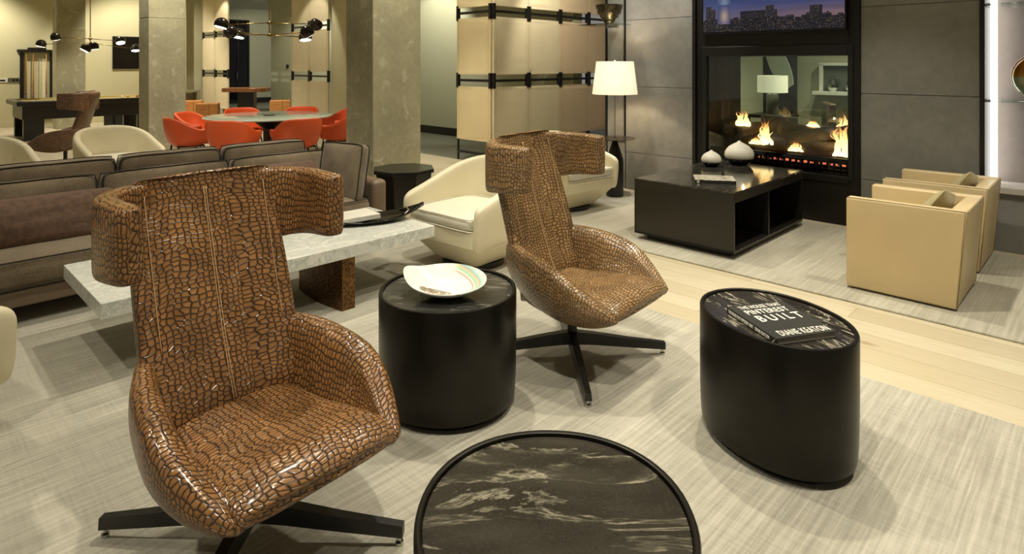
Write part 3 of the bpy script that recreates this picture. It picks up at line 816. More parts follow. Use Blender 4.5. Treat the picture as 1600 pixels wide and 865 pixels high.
# ================================================================== FIRESIDE TABLE
def fireside():
    X, Z = 1.7355, 4.878    # front corner
    b0, a0 = croom(X, Z)
    t = thing('coffee_table', 'black box coffee table with open cubbies in front of the fireplace', 'table', (*R(b0, a0), RT), TH)
    L, W_ = 1.47, .912; z0 = .05; h = .543-RT
    # local x along the long side (towards the fire), y towards the left
    MB().box(.0, L, .0, W_, h-.012, h, .002).obj('tabletop', M['granite_table'], t)
    c = MB()
    c.box(0, L, 0, W_, h-.085, h-.0125, .001, 1)           # frieze
    c.box(0, .018, 0, W_, z0, h-.085); c.box(L-.018, L, 0, W_, z0, h-.085)
    c.box(0, L, W_-.018, W_, z0, h-.085); c.box(0, L, 0, W_, z0, z0+.018)
    c.box(.018, L-.018, W_*.55, W_*.55+.018, z0, h-.085)
    c.obj('cabinet', M['blackwood'], t)
    MB().box(L*.46, L*.46+.018, .003, W_*.55, z0+.018, h-.085).obj('divider', M['blackwood'], t)
    MB().box(.08, L-.1, .08, W_-.08, 0, z0).obj('plinth', M['black'], t)
    return b0, a0
fb, fa = fireside()
def vase(label, X, Y, r):
    t = thing('vase', label, 'vase', (X, Y, .543), 0, 'onion-shaped vases on the fireside table')
    prof = [(1.0*r*math.sin(th_), r*.86-r*.86*math.cos(th_)) for th_ in [PI*.14+i*PI*.80/20 for i in range(21)]]
    pf = [(0, 0), (r*.42, 0)]
    P = []
    for i in range(15): 
        th_ = PI*.14+i*(PI*.36)/14; P.append((r*math.sin(th_), r*.80*(math.cos(PI*.14)-math.cos(th_))))
    zc = P[-1][1]
    low = [(0, 0)]+[p for p in P if p[1] < zc*.62]
    up = [p for p in P if p[1] >= zc*.62]
    zt = zc
    neck = [(r*.97, zt+r*.16), (r*.88, zt+r*.34), (r*.72, zt+r*.52), (r*.52, zt+r*.66), (r*.30, zt+r*.78), (r*.14, zt+r*.86), (r*.085, zt+r*.95), (r*.05, zt+r*.955), (0, zt+r*.93)]
    MB().lathe(low+[up[0]], n=36).obj('glazed_base', M['black_ceramic'], t, smooth=True)
    MB().lathe(up+neck, n=36).obj('vase_body', M['white_ceramic'], t, smooth=True)
def onplane(x, y, h):
    k = CH-h; Z = 975*k/(y-100); return ((x-800)*Z/975, Z)
X, Y = onplane(1114, 261, .543); vase('small white onion vase with black foot, left one on the black fireside table', X, Y+.05, .096)
X, Y = onplane(1158, 258, .543); vase('large white onion vase with black foot, right one on the black fireside table', X, Y+.05, .142)
def fire_mag():
    t = thing('magazine', 'thick magazine with a photo cover lying on the black fireside table', 'magazine', (0,0,.5435), 0)
    A = Vector(onplane(1092, 284, .57)); B = Vector(onplane(1157.5, 286.5, .57)); C_ = Vector(onplane(1077.5, 270, .57))
    ang = math.atan2((B-A).y, (B-A).x); c = (A+B)/2+((C_-A)/2)
    t.location = (c.x, c.y, .5435); t.rotation_euler = (0,0,ang)
    w, d = (B-A).length, .25
    m = NT('photo_cover'); nz = m.noise(m.co('Object', (3, 9, 1)), 4, 4, .6, 1.5)
    m.base(m.ramp(nz, [(.36, rgb(52,42,32)), (.46, rgb(196,188,168)), (.6, rgb(214,208,190)), (.68, rgb(96,70,42))])); m.set(Roughness=.25)
    MB().box(-w/2, w/2, -d/2, d/2, 0, .026, .001).obj('pages', M['bookblack'], t)
    MB().box(-w/2, w/2, -d/2, d/2, .026, .0285).obj('cover', m.m, t)
    MB().box(-w/2+.015, -w/2+.035, -d/2-.0008, -d/2+.001, .003, .023).obj('spine_label', M['paper_white'], t)
fire_mag()

# ================================================================== BEIGE BOX CHAIRS
def box_chair(label, loc):
    t = thing('box_chair', label, 'chair', loc, TH, 'beige leather box chairs')
    # local: x = across (away from the camera), y = chair's front direction; origin at near back bottom corner
    W_, D, H = .70, .630, .625
    th = .085
    def panel(pts_y, x0, x1, name, bev=.014):
        # pts: outline in y,z ; extruded in x
        t2 = bmesh.new(); lo = [t2.verts.new((x0, y, z)) for y, z in pts_y]; hi = [t2.verts.new((x1, y, z)) for y, z in pts_y]; n = len(pts_y)
        t2.faces.new(lo); t2.faces.new(hi[::-1])
        for i in range(n): t2.faces.new((lo[i], hi[i], hi[(i+1)%n], lo[(i+1)%n]))
        bmesh.ops.recalc_face_normals(t2, faces=t2.faces)
        bmesh.ops.bevel(t2, geom=t2.edges[:], offset=bev, segments=3, profile=.5, affect='EDGES')
        mb = MB(); mb.merge(t2); return mb.obj(name, M['beige'], t, smooth=True, angle=60)
    lean = -.048
    side = [(0, .012), (D, .012), (D-.0, H-.004), (lean, H)]
    panel(side, 0, th, 'side_panel'); panel(side, W_-th, W_, 'side_panel')
    panel([(0.002, .012), (.10, .012), (.10+lean, H-.012), (lean+.002, H-.006)], th*.3, W_-th*.3, 'backrest')
    MB().box(th, W_-th, .09, D-.03, .012, .25, .012).obj('seat_base', M['beige'], t, smooth=True, angle=50)
    cushion('seat_cushion', W_-2*th-.005, D-.13, .15, M['beige'], t, (W_/2, .07+(D-.1)/2, .325), (0,0,0), .8, 10, None)
    # piped edge along the top outer corner
    for pts_, r_ in [([(x, lean-.001, H-.008), (x, 0.000, .02)], .0028) for x in (.004, W_-.004)]+[([(.006, lean+.004, H-.001), (.006, D-.01, H-.005)], .0025)]:
        MB().tube(pts_, r_, 6).obj('piping', M['seamtan'], t, smooth=True)
    return t
P2 = (2.752, 3.861)
bc = box_chair('front beige leather box chair, nearest the camera at right', (*P2, RT))
bb, ba = croom(*P2)
x2, y2 = R(bb+.969, ba+.013)
dup(bc, (x2, y2, RT), TH, 'rear beige leather box chair, nearer the grey wall and glass shelves')
for dx, lb in ((0, 'olive gold cushion in the front beige box chair'), (.969, 'olive gold cushion in the rear beige box chair')):
    o = cushion('throw_pillow', .42, .40, .13, M['olive'], None, edge=.1, n=12, wob=.012, seed=dx)
    o.location = (*R(bb+dx+.36, ba+.20), RT+.505); o.rotation_euler = (math.radians(-58), math.radians(14), TH); tag(o, lb, 'cushion', 'olive cushions on the beige chairs')

# ================================================================== FIREPLACE
def fireplace():
    t = thing('fireplace', 'black steel framed see-through gas fireplace set in the grey wall', 'fireplace', (*R(6.54, 2.617), 0), TH)
    # local x depth (into wall), y along wall (left +): from -.857 to .857
    hw = .855; z0, z1 = .47, 1.64
    f = MB()
    f.box(-.03, .86, -hw, -.765, 0, CEIL, .003, 1); f.box(-.03, .86, .701, hw, 0, CEIL, .003, 1)
    f.box(-.03, .86, -.765, .701, 0, z0-.02, .003, 1)
    f.box(-.03, .86, -.765, .701, z1, CEIL, .003, 1)
    f.obj('surround', M['fireframe'], t)
    g = MB()
    g.box(-.045, -.005, -.80, -.755, z0-.03, z1+.10, .003, 1); g.box(-.045, -.005, .695, .74, z0-.03, z1+.10, .003, 1)
    g.box(-.045, -.005, -.755, .695, z1-.005, z1+.10, .003, 1); g.box(-.045, -.005, -.755, .695, z0-.06, z0, .003, 1)
    g.box(-.06, -.02, hw-.04, hw+.0, 0, CEIL, .002, 1)
    g.obj('trim_frame', M['black'], t)
    MB().box(-.012, -.006, -.755, .695, z0, z1).obj('front_glass', M['glass'], t)
    MB().box(.845, .851, -.755, .695, z0+.1, z1).obj('rear_glass', M['glass'], t)
    b = MB()
    for k in range(5): b.box(.02+k*.165, .18+k*.165, .690, .706, z0, z1, .004, 1)
    for k in range(5): b.box(.02+k*.165, .18+k*.165, -.766, -.755, z0, z1, .004, 1)
    b.obj('side_liner', plain('dark_firebox_liner', rgb(58,44,34), .4, .2), t)
    MB().box(.0, .85, -.76, .70, z0-.02, z0+.01).obj('firebox_floor', M['black'], t)
    # front grille bars
    gr = MB(); gr.box(.03, .06, -.75, .69, z0+.12, z0+.16, .003, 1); gr.box(.03, .05, -.75, .69, z0+.03, z0+.05, .003, 1)
    for k in range(24): gr.box(.03, .05, -.74+k*.06, -.72+k*.06, z0+.01, z0+.13)
    gr.obj('grille', M['grille'], t)
    em = MB()
    for k in range(46):
        y = -.72+random.random()*.9; em.box(.1+random.random()*.05, .11+random.random()*.06, y, y+.008+.02*random.random(), z0+.075, z0+.083+random.random()*.008)
    e = em.obj('ember_bed', M['ember'], t)
    MB().box(.10, .75, -.72, .66, z0+.01, z0+.075, .01).obj('burner_tray', M['grille'], t)
    # logs
    def log(p0, p1, r, seed):
        p0, p1 = Vector(p0), Vector(p1); rows = []; K = 22; n = 18
        d = (p1-p0).normalized(); a_ = d.cross(Vector((0,0,1))).normalized(); b_ = a_.cross(d)
        for i in range(K+1):
            u = i/K; c = p0.lerp(p1, u); row = []
            rr = r*(.93+.14*noise.noise(Vector((u*3, seed, 0))))*(1 if 0 < i < K else .8)
            for k in range(n):
                q = 2*PI*k/n
                r2 = rr*(1+.16*noise.noise(Vector((math.cos(q)*2.2, math.sin(q)*2.2+seed*3, u*7)))+.07*noise.noise(Vector((math.cos(q)*7, math.sin(q)*7+seed, u*20))))
                row.append(tuple(c+a_*math.cos(q)*r2+b_*math.sin(q)*r2))
            rows.append(row)
        MB().loft(rows).obj('log', M['bark'], t, smooth=True)
    zb = z0+.15
    log((.28, -.70, zb+.06), (.30, .52, zb+.05), .085, 1)
    log((.58, -.72, zb+.06), (.60, .58, zb+.06), .09, 2)
    log((.25, .46, zb+.17), (.62, .05, zb+.26), .085, 3)
    log((.30, .02, zb+.25), (.60, -.35, zb+.15), .085, 4)
    log((.24, -.10, zb+.15), (.36, -.70, zb+.25), .075, 5)
    log((.52, -.02, zb+.12), (.62, -.74, zb+.22), .07, 6)
    log((.30, .62, zb+.20), (.34, .40, zb+.22), .09, 7)
    # flames
    def flame(x, y, z, h, w, seed):
        fm = MB()
        for q in range(9):
            oy = lerp(-.8, .8, q/8)*w+random.uniform(-.1, .1)*w; ox = random.uniform(-.35, .35)*w
            hh = h*(1-.5*abs(oy/w)**1.5)*random.uniform(.62, 1.0)
            rows = []
            for i in range(19):
                u = i/18
                rad = w*.30*(.75+.25*math.sin(PI*min(1, u*2.4)))*(1-u**1.35)+.0012
                sw = .20*h*noise.noise(Vector((u*2.2+seed, q*3.1, 0)))*u; sw2 = .30*h*noise.noise(Vector((u*2.6+seed*3, q*5.3, 9)))*u-oy*.45*u
                rows.append([(x+ox+sw+rad*.7*math.cos(2*PI*k/10), y+oy+sw2+rad*math.sin(2*PI*k/10), z+hh*u) for k in range(10)])
            fm.loft(rows)
        o = fm.obj('flame', M['flame'], t, smooth=True); o['kind'] = 'stuff'
    flame(.25, .40, zb+.24, .26, .085, 1)
    flame(.22, .135, zb+.06, .34, .075, 2)
    flame(.20, .22, zb+.06, .10, .10, 12)
    flame(.20, -.19, zb+.02, .13, .075, 3)
    flame(.50, -.26, zb+.26, .10, .07, 4)
    flame(.20, -.62, zb+.01, .46, .075, 5)
    flame(.55, -.55, zb+.22, .24, .07, 6)
fireplace()

# wall television above the fire, showing a dusk skyline
def tv():
    t = thing('television', 'wide television above the fireplace showing a city skyline at dusk', 'television', (*R(6.46, 2.60), 1.875), TH)
    W_, H = 1.475, .86
    MB().box(0, .05, -W_/2, W_/2, 0, H, .004).obj('case', M['tv'], t)
    # the picture: a fine grid of flat coloured cells
    nx, nz = 260, 120; x = -.002; bm = bmesh.new(); cl = bm.loops.layers.float_color.new('picture')
    w0, h0 = W_-.03, H-.045; sky = []
    bh = []; i = 0
    while len(bh) < nx:
        wd = random.randint(3, 12); hh = random.choice([.15, .165, .175, .185, .20]); shade_ = random.random()
        bh += [(hh, shade_)]*wd
    for i in range(nx):
        u = i/nx
        if .02 < u < .065: bh[i] = (.34, .5)
        if .065 < u < .10: bh[i] = (.30, .3)
        if .29 < u < .56: bh[i] = (.255, .1)
        if .48 < u < .535: bh[i] = (.315, .6)
        if .78 < u < .86: bh[i] = (.285, .15)
    def colr(u, v):
        h_, sh = bh[int(u*nx)]
        ridge = .145
        if .115 < u < .215 and v < .62 and v > .1:   # round glass tower catching the last light
            q = (u-.115)/.10; g = math.exp(-((q-.55)/.28)**2)
            if v < .36: return (.10+.75*g*math.exp(-((v-.2)/.09)**2), .13+.5*g*math.exp(-((v-.2)/.09)**2), .30+.15*g)
            return (.12+.22*g, .18+.28*g, .42+.25*g)
        if v < h_:
            k = .018+.03*sh+.02*random.random()
            if random.random() < .05: return (.35, .24, .12)
            if v < .17: k *= .55+1.4*noise.noise(Vector((u*50, v*60, 0)))
            return (max(.01, k*.95), max(.01, k*.85), max(.02, k*1.25))
        s_ = min(1, (v-.18)/.5)
        c0 = Vector((.40, .24, .27))+Vector((-.2, -.05, .08))*(1-u); c1 = Vector((.10, .13, .34)); c2 = Vector((.04, .09, .34))
        c = c0.lerp(c1, min(1, s_*3)) if s_ < .33 else c1.lerp(c2, (s_-.33)/.67)
        n_ = noise.noise(Vector((u*3, v*14, 4)))
        return tuple(max(0, q*(1+.35*n_)) for q in c)
    vs = [[bm.verts.new((x, w0/2-w0*i/nx, .025+h0*j/nz)) for j in range(nz+1)] for i in range(nx+1)]
    for i in range(nx):
        for j in range(nz):
            f = bm.faces.new((vs[i][j], vs[i+1][j], vs[i+1][j+1], vs[i][j+1])); c = colr((i+.5)/nx, (j+.5)/nz)
            for lp in f.loops: lp[cl] = (*c, 1)
    me = bpy.data.meshes.new('screen'); bm.to_mesh(me); bm.free()
    m = NT('screen_picture'); at = m.n('ShaderNodeVertexColor'); at.layer_name = 'picture'
    m.l(at, 0, m.b, 'Emission Color'); m.set(Emission_Strength=.42, Roughness=.15); m.b.inputs['Base Color'].default_value = (.01,.01,.01,1)
    link_mesh('screen', me, m.m, t)
tv()

# ================================================================== DRINKS TABLE + LAMP, BOWL
def drinks():
    X, Y = 1.20, 7.28
    t = thing('pedestal_table', 'slender black bottle-shaped pedestal table with a thin round top, by the grey wall', 'table', (X, Y, RT), 0)
    MB().lathe([(0, 0), (.098, 0), (.100, .01), (.100, .42), (.096, .44), (.028, .645), (.016, .66), (0, .66)], n=40).obj('pedestal', M['black'], t, smooth=True, angle=40)
    MB().lathe([(0, .66), (.20, .664), (.232, .670), (.235, .676), (0, .676)], n=48).obj('tabletop', plain('dark_bronze_top', rgb(70,62,54), .3, .8), t, smooth=True, angle=40)
    l = thing('table_lamp', 'lit table lamp with white tapered shade on the slender black pedestal table', 'lamp', (X, Y, RT+.6765), 0)
    MB().lathe([(0, 0), (.05, 0), (.05, .008), (.008, .016), (.006, .55), (0, .55)], n=20).obj('stem', M['chrome'], l, smooth=True, angle=40)
    s = MB(); s.lathe([(.262, -.19), (.216, .19), (.212, .19), (.258, -.19), (.262, -.19)], n=56)
    so = s.obj('lamp_shade', M['lampshade'], l, smooth=True, angle=40, loc=(0, 0, .70))
    for f in list(so.data.polygons): pass
    MB().lathe([(0, -.01), (.012, 0), (.012, .02), (0, .03)], n=12).obj('finial', M['chrome'], l, smooth=True, loc=(0, 0, .895))
    MB().lathe([(0, 0), (.02, 0), (.032, .04), (.03, .07), (0, .09)], n=16).obj('bulb', M['bulb'], l, smooth=True, loc=(0, 0, .55))
    return X, Y
LX, LY = drinks()
# fix caps of the shade: keep it open top and bottom
for o in bpy.data.objects:
    if o.name.startswith('lamp_shade'):
        bm = bmesh.new(); bm.from_mesh(o.data)
        bmesh.ops.delete(bm, geom=[f for f in bm.faces if len(f.verts) == 3], context='FACES'); bm.to_mesh(o.data); bm.free()
t = thing('wall_shelf', 'thin glass shelf on the wall end above the table lamp', 'shelf', (*R(6.33, 4.55), 2.035), TH)
MB().box(-.16, .21, -.22, .30, -.006, .006, .002).obj('shelf_panel', M['glass'], t)
MB().box(.17, .205, -.05, .12, -.03, -.007, .002).obj('bracket', M['chrome'], t)
pr = [(.0, 0), (.05, 0), (.06, .012), (.075, .03), (.078, .045), (.11, .06), (.118, .085), (.145, .10), (.150, .135), (.162, .15), (.166, .185), (.158, .185), (.145, .14), (.11, .08), (0, .03)]
o = MB().lathe([(r*1.0, z*1.22) for r, z in pr], n=40).obj('bowl', plain('dark_bronze_glaze', rgb(72,66,50), .22, .7, .5, 9), None, smooth=True, angle=60)
o.location = (*R(6.27, 4.46), 2.043); tag(o, 'dark ribbed bronze bowl on the glass shelf above the table lamp', 'bowl')
# round gold vase on the lower right shelf
t = thing('vase', 'round flat vase, gold above and sage below, on the lower glass shelf at right edge', 'vase', (*R(6.69, .46), 1.2495), TH)
m = NT('gold_and_sage_glaze'); tcn = m.n('ShaderNodeTexCoord'); sp = m.n('ShaderNodeSeparateXYZ'); m.l(tcn, 'Object', sp, 0)
m.base(m.ramp(sp, [(.185, rgb(160,172,140)), (.20, rgb(178,130,52)), (.27, rgb(150,96,34))], 'Z')); m.set(Roughness=.1, Metallic=.4)
rows = []
for i in range(25):
    th_ = PI*i/24; r = .19*math.sin(th_)+.001
    rows.append([(.42*r*math.cos(2*PI*k/40), r*math.sin(2*PI*k/40), .195-.19*math.cos(th_)) for k in range(40)])
MB().loft(rows).obj('vase_body', m.m, t, smooth=True)
MB().tube([(0, .192*math.sin(2*PI*k/60), .200-.192*math.cos(2*PI*k/60)) for k in range(60)], .008, 8, True).obj('rim', M['white_ceramic'], t, smooth=True)

# ================================================================== LEATHER SCREENS
def leather(name, w, z0, z1, mat, parent, x0, seed, flip=False):
    """panel along local x from x0, thickness in y"""
    nx, nz = 20, 40; mb = MB(); rows = []
    def disp(u, v):
        e = math.exp(-((v)/.10)**2)*.6+math.exp(-((1-v)/.09)**2)
        return .011*noise.noise(Vector((u*1.6+seed*3.1, v*16+seed, 2)))*e+.0015*noise.noise(Vector((u*2, v*9, seed)))
    for i in range(nx+1):
        u = i/nx; x = x0+.006+(w-.012)*u
        front = [(x, -.017+disp(u, j/nz)-.006*math.sin(PI*u), lerp(z0, z1, j/nz)) for j in range(nz+1)]
        back = [(x, .017, lerp(z1, z0, j/nz)) for j in range(nz+1)]
        rows.append(front+back)
    mb.loft(rows); p = mb.obj(name, mat, parent, smooth=True, angle=60)
    s = MB()
    for xx in (x0+.05, x0+w-.05): s.tube([(xx, -.021, z0+.01), (xx, -.021, z1-.01)], .0012, 4)
    s.obj('stitching', M['seamtan'], p)
    return p
def screen_run(t, n, w, mats, ytrans=None):
    gap = ((.34, 1.19), (1.385, 2.285), (2.455, 3.40))
    for k in range(n):
        x0 = k*w
        for zi, (z0, z1) in enumerate(gap): leather('leather_panel', w, z0, z1, mats[k % len(mats)], t, x0, k*3+zi)
        for z in (.14, 1.29, 2.37): MB().box(x0+.02, x0+w-.02, -.012, .012, z-.02, z+.02, .002).obj('rail', M['black'], t)
    for k in range(n+1):
        p = MB()
        if k in (0, n): offs = (.02 if k == 0 else -.02,)
        else: offs = (-.026, .026)
        for of in offs:
            p.box(k*w+of-.012, k*w+of+.012, -.014, .014, 0, 3.45, .002)
            for z in (1.29, 2.37): p.box(k*w+of-.022, k*w+of+.022, -.028, .028, z-.12, z+.12, .003)
        p.obj('post', M['black'], t)
def screen(label, P, ang, n, w, mats, extra=None):
    t = thing('folding_screen', label, 'screen', (*P, 0), ang, 'stitched leather screens')
    screen_run(t, n, w, mats)
    return t
# right screen: one leaf along u, four along v
screen('single leaf of the pale leather screen, turned from the corner towards the corridor', (-.296-.716*.83, 9.617+.698*.83), TH-PI/2, 1, .80, [M['screen']])
screen('long pale leather screen of several panels beside the grey wall end', (-.296, 9.617), TH, 4, .80, [M['screen2'], M['screen2'], M['screenp'], M['screenp']])
# left screens
def onb(x, b):      # point on the plane b at pixel column x
    r = (x-800)/975; Z = b/(.716+.698*r); return (r*Z, Z)
p = onb(456.5, 6.68); screen('cream leather screen of two panels behind the round glass dining table', p, TH-PI/2, 2, .82, [M['screen2']])
p = onb(317.5, 6.68); screen('cream leather screen farthest away, left of the corridor door', p, TH-PI/2, 2, .92, [M['screen2']])
# wall piece right of the two-panel screen
b1_, a1_ = croom(*onb(514, 6.70))
mb = MB(); mb.box(6.74, 6.94, a1_-1.9, a1_-.05, 0, CEIL); struct('wall_pier', mb, M['paint'])
# switch plates and hinges on the corridor wall
def plate(x, y, b=None, a=None, w=.10, h=.12, label='', mat=None, rzadd=0):
    pass

# ================================================================== DINING SET
DC = (-3.78, 9.72)
def dining():
    t = thing('dining_table', 'large round frosted glass table on a black pedestal, ringed by orange chairs', 'table', (*DC, 0), 0)
    MB().lathe([(0, .73), (.935, .73), (.945, .736), (.945, .745), (.935, .75), (0, .75)], n=72).obj('tabletop', M['tableglass'], t, smooth=True, angle=30)
    b = MB(); b.lathe([(0, 0), (.42, 0), (.42, .015), (.12, .04), (.09, .30), (.09, .55), (.30, .72), (.31, .729), (0, .729)], n=40); b.obj('pedestal', M['black'], t, smooth=True, angle=50)
    MB().lathe([(0, 0), (.09, 0), (.09, .006), (0, .006)], n=24).obj('cap', M['black'], t, loc=(0, 0, .7505))
    c = thing('dining_chair', 'x', 'chair', (0,0,0), 0, 'orange leather dining chairs around the glass table')
    u_wall('shell', M['orange'], c, .24, .325, .31, .045, .41, .635, .80, .07, 2.5, 1, (.0, .45), .0)
    def rr(x0, x1, w_, z, n=28): return [((x0+x1)/2+x, y, z) for x, y in superell(n, (x1-x0)/2, w_, 3, .5)]
    MB().loft([rr(-.14, .14, .16, .37), rr(-.20, .21, .225, .405), rr(-.22, .235, .235, .45), rr(-.19, .22, .22, .475), rr(-.10, .12, .12, .48)]).obj('seat', M['orange'], c, smooth=True)
    f = MB(); f.tube([(.16, -.20, .39), (.16, .20, .39), (-.16, .20, .39), (-.16, -.20, .39)], .011, 8, True)
    f.tube([(.18, -.235, .16), (.18, .235, .16)], .009, 8)
    f.obj('seat_frame', M['steel_black'], c, smooth=True)
    for sx in (-1, 1):
        for sy in (-1, 1):
            MB().tube([(sx*.16, sy*.20, .40), (sx*.21, sy*.265, 0.003)], [.013, .010], 8).obj('leg', M['steel_black'], c, smooth=True)
    angs = [(-93, 'orange dining chair nearest the sofa, left of the two with backs to the camera'), (-50, 'orange dining chair nearest the sofa, right of the two with backs to the camera'),
            (-139, 'orange dining chair at the front left of the glass table, by the concrete column'), (-5, 'orange dining chair at the right end of the glass table, partly behind the big column'),
            (176, 'orange dining chair at the far left of the glass table, behind the front-left chair'), (131, 'orange dining chair on the far side of the table, left back rim showing'),
            (87, 'orange dining chair on the far side of the table, in front of the pale screen'), (41, 'orange dining chair at the far right of the glass table, beside the big column')]
    for i, (d, lb) in enumerate(angs):
        q = math.radians(d); r = 1.16
        loc = (DC[0]+r*math.cos(q), DC[1]+r*math.sin(q), 0)
        if i == 0: c.location = loc; c.rotation_euler = (0, 0, q+PI); c['label'] = lb
        else: dup(c, loc, q+PI, lb)
dining()
# pendant lamps: stem, joints, arms and dome shades
def pendant(label, X, Y, joints, heads):
    t = thing('chandelier', label, 'lamp', (X, Y, 0), 0, 'black multi-arm chandeliers')
    zl = min(joints)
    MB().tube([(0, 0, zl), (0, 0, CEIL-.02)], .010, 10).obj('stem', M['brass'], t, smooth=True)
    MB().lathe([(0, 0), (.06, 0), (.06, .02), (0, .02)], n=24).obj('canopy', M['brass'], t, smooth=True, loc=(0, 0, CEIL-.02))
    for z in joints: MB().lathe([(0, -.03), (.02, -.026), (.032, -.01), (.032, .01), (.02, .026), (0, .03)], n=20).obj('joint', M['brass'], t, smooth=True, loc=(0, 0, z))
    for (x, y, z, jz, tilt, tz) in heads:
        MB().tube([(0, 0, jz), (x*.92, y*.92, z)], .007, 8).obj('arm', M['brass'], t, smooth=True)
        r = .105
        prof = [(r*math.sin(PI*i/20), r*math.cos(PI*i/20)) for i in range(0, 14)]
        prof = [(max(.001, a_), b_) for a_, b_ in prof]; inn = [(a_*.94, b_*.94) for a_, b_ in prof[::-1]]
        sh = MB().lathe(prof+inn, n=32).obj('dome_shade', M['shade_black'], t, smooth=True, angle=60, loc=(x, y, z))
        sh.rotation_euler = (math.radians(tilt), math.radians(tz), 0)
        MB().lathe([(0, -.055), (.085, -.052), (.085, -.045), (0, -.02)], n=24).obj('bulb', M['bulb'], sh, smooth=True)
def pxat(x, y, Z): return ((x-800)*Z/975, Z, CH-(y-100)*Z/975)
hd = []
for px, py, dZ, jz, ti, tz in ((346, 38, -.35, 2.19, -10, 12), (494, 38, .30, 2.19, 150, 20), (360, 50, -.1, 2.0, 40, 20), (373, 54, .5, 2.0, -12, 5), (480, 50, -.3, 2.0, 30, -20), (477, 58, .45, 2.0, -10, -8)):
    P = pxat(px, py, DC[1]+dZ); hd.append((P[0]-DC[0]+.0, P[1]-DC[1], P[2], jz, ti, tz))
pendant('black dome-headed chandelier hanging over the round glass dining table', DC[0], DC[1], (2.19, 2.0), hd)
BC = (-9.36, 13.85); hd = []
for px, py, dZ, jz, ti, tz in ((87, 58, -.2, 2.11, 20, 0), (64, 69, .1, 2.02, -5, 15), (134, 76, -.7, 2.02, -20, 25), (146, 73, -.5, 2.02, 10, 0), (188, 64, .2, 2.11, -15, -20), (212, 76, .5, 2.02, -10, -10)):
    P = pxat(px, py, BC[1]+dZ); hd.append((P[0]-BC[0], P[1]-BC[1], P[2], jz, ti, tz))
pendant('black dome-headed chandelier hanging over the billiard table', BC[0], BC[1], (2.11, 1.98), hd)

# ================================================================== BILLIARD CORNER
def billiard():
    bK, aK = croom(-9.84, 12.4)
    t = thing('billiard_table', 'black billiard table with gold felt, behind the far crocodile chair', 'table', (*R(bK, aK), 0), TH)
    L, W_ = 2.62, 1.45
    f = MB(); f.box(0, L, 0, .14, .70, .80, .02, 3); f.box(0, L, W_-.14, W_, .70, .80, .02, 3); f.box(0, .14, .14, W_-.14, .70, .80, .02, 3); f.box(L-.14, L, .14, W_-.14, .70, .80, .02, 3)
    f.obj('rail', M['blackwood'], t)
    MB().box(.10, L-.10, .10, W_-.10, .42, .745, .01).obj('apron', M['blackwood'], t)
    MB().box(.13, L-.13, .13, W_-.13, .74, .775, .003).obj('felt_bed', M['felt'], t)
    c = MB(); c.box(.14, L-.14, .12, .185, .77, .805, .008); c.box(.14, L-.14, W_-.185, W_-.12, .77, .805, .008); c.obj('cushion_rail', M['felt'], t)
    for x in (.12, L-.12-.34):
        for y in (.10, W_-.10-.14):
            MB().box(x, x+.34, y, y+.14, 0, .43, .006).obj('leg', M['blackwood'], t)
    cols = [(236,232,214), (206,160,40), (160,40,30)]
    for i, (x, y) in enumerate(((1.95, .5), (2.1, .62), (2.25, .5))):
        b = MB().lathe([(.0285*math.sin(PI*k/12)+.0001, -.0285*math.cos(PI*k/12)) for k in range(13)], n=18).obj('billiard_ball', plain('ball_glaze', rgb(*cols[i]), .1, 0, .01), None, smooth=True)
        b.location = (*R(bK+x, aK+y), .775+.029)
        tag(b, ('cream', 'yellow', 'dark red')[i]+' ball lying on the gold felt of the billiard table', 'ball', 'balls on the billiard table')
billiard()
def cue_rack():
    P = croom(-.7585*15.5, 15.5)      # x ~ 60 px
    r = -.764; Z = 19.40/(.716*-r+.698); X = r*Z; b_, a_ = croom(X, Z)
    t = thing('cue_rack', 'black wall rack holding billiard cues, left of the far column', 'rack', (*R(b_, 19.475), 0), TH)
    MB().box(-.36, .44, -.13, 0, 1.84, 1.91, .006).obj('top_rail', M['blackwood'], t)
    MB().box(-.15, .22, -.10, 0, 1.91, 1.96, .006).obj('crown', M['blackwood'], t)
    MB().box(-.36, .44, -.13, 0, .30, .38, .006).obj('bottom_rail', M['blackwood'], t)
    for x in (-.26, .34): MB().box(x-.04, x+.04, -.05, 0, .38, 1.84, .004).obj('upright', M['blackwood'], t)
    for i, (x, lb) in enumerate(((-.18, 'left'), (-.04, 'middle'), (.22, 'right'))):
        c = thing('billiard_cue', lb+' wooden billiard cue standing in the wall rack', 'cue', (*R(b_+x, 19.475-.09), .38), TH, 'cues in the wall rack')
        MB().lathe([(0, 0), (.016, 0), (.015, .45), (0, .45)], n=10).obj('butt', plain('dark_cue_butt', rgb(86,30,18), .25), c, smooth=True)
        MB().lathe([(0, .45), (.0148, .45), (.007, 1.46), (0, 1.465)], n=10).obj('shaft', M['stick'], c, smooth=True)
cue_rack()
def wall_item(name, x, z, w, h, d, mat, label, cat):
    r = (x-800)/975; Z = 19.478/(-.716*r+.698); b_, a_ = croom(r*Z, Z)
    t = thing(name, label, cat, (*R(b_, 19.498), z), TH)
    MB().box(-w/2, w/2, -d, 0, -h/2, h/2, .004).obj('case', mat, t)
    return t
t = wall_item('television', 207, 1.86, .96, .88, .06, M['tv'], 'black switched-off television on the far beige wall', 'television')
MB().box(-.46, .46, -.0625, -.0605, -.42, .42).obj('screen', M['black_ceramic'], t)
t = wall_item('wall_switch', 4, 1.15, .20, .10, .02, M['paper_white'], 'white wall plate with a dark display at the left edge', 'switch')
MB().box(-.05, .05, -.024, -.0205, -.02, .02).obj('display', M['tv'], t)
t = wall_item('wall_switch', 21, 1.15, .22, .12, .02, M['chrome'], 'shiny wall plate with dark buttons beside the cue rack', 'switch')
MB().box(-.02, .02, -.024, -.0205, -.03, .03).box(.05, .09, -.024, -.0205, -.03, .03).obj('button', M['tv'], t)
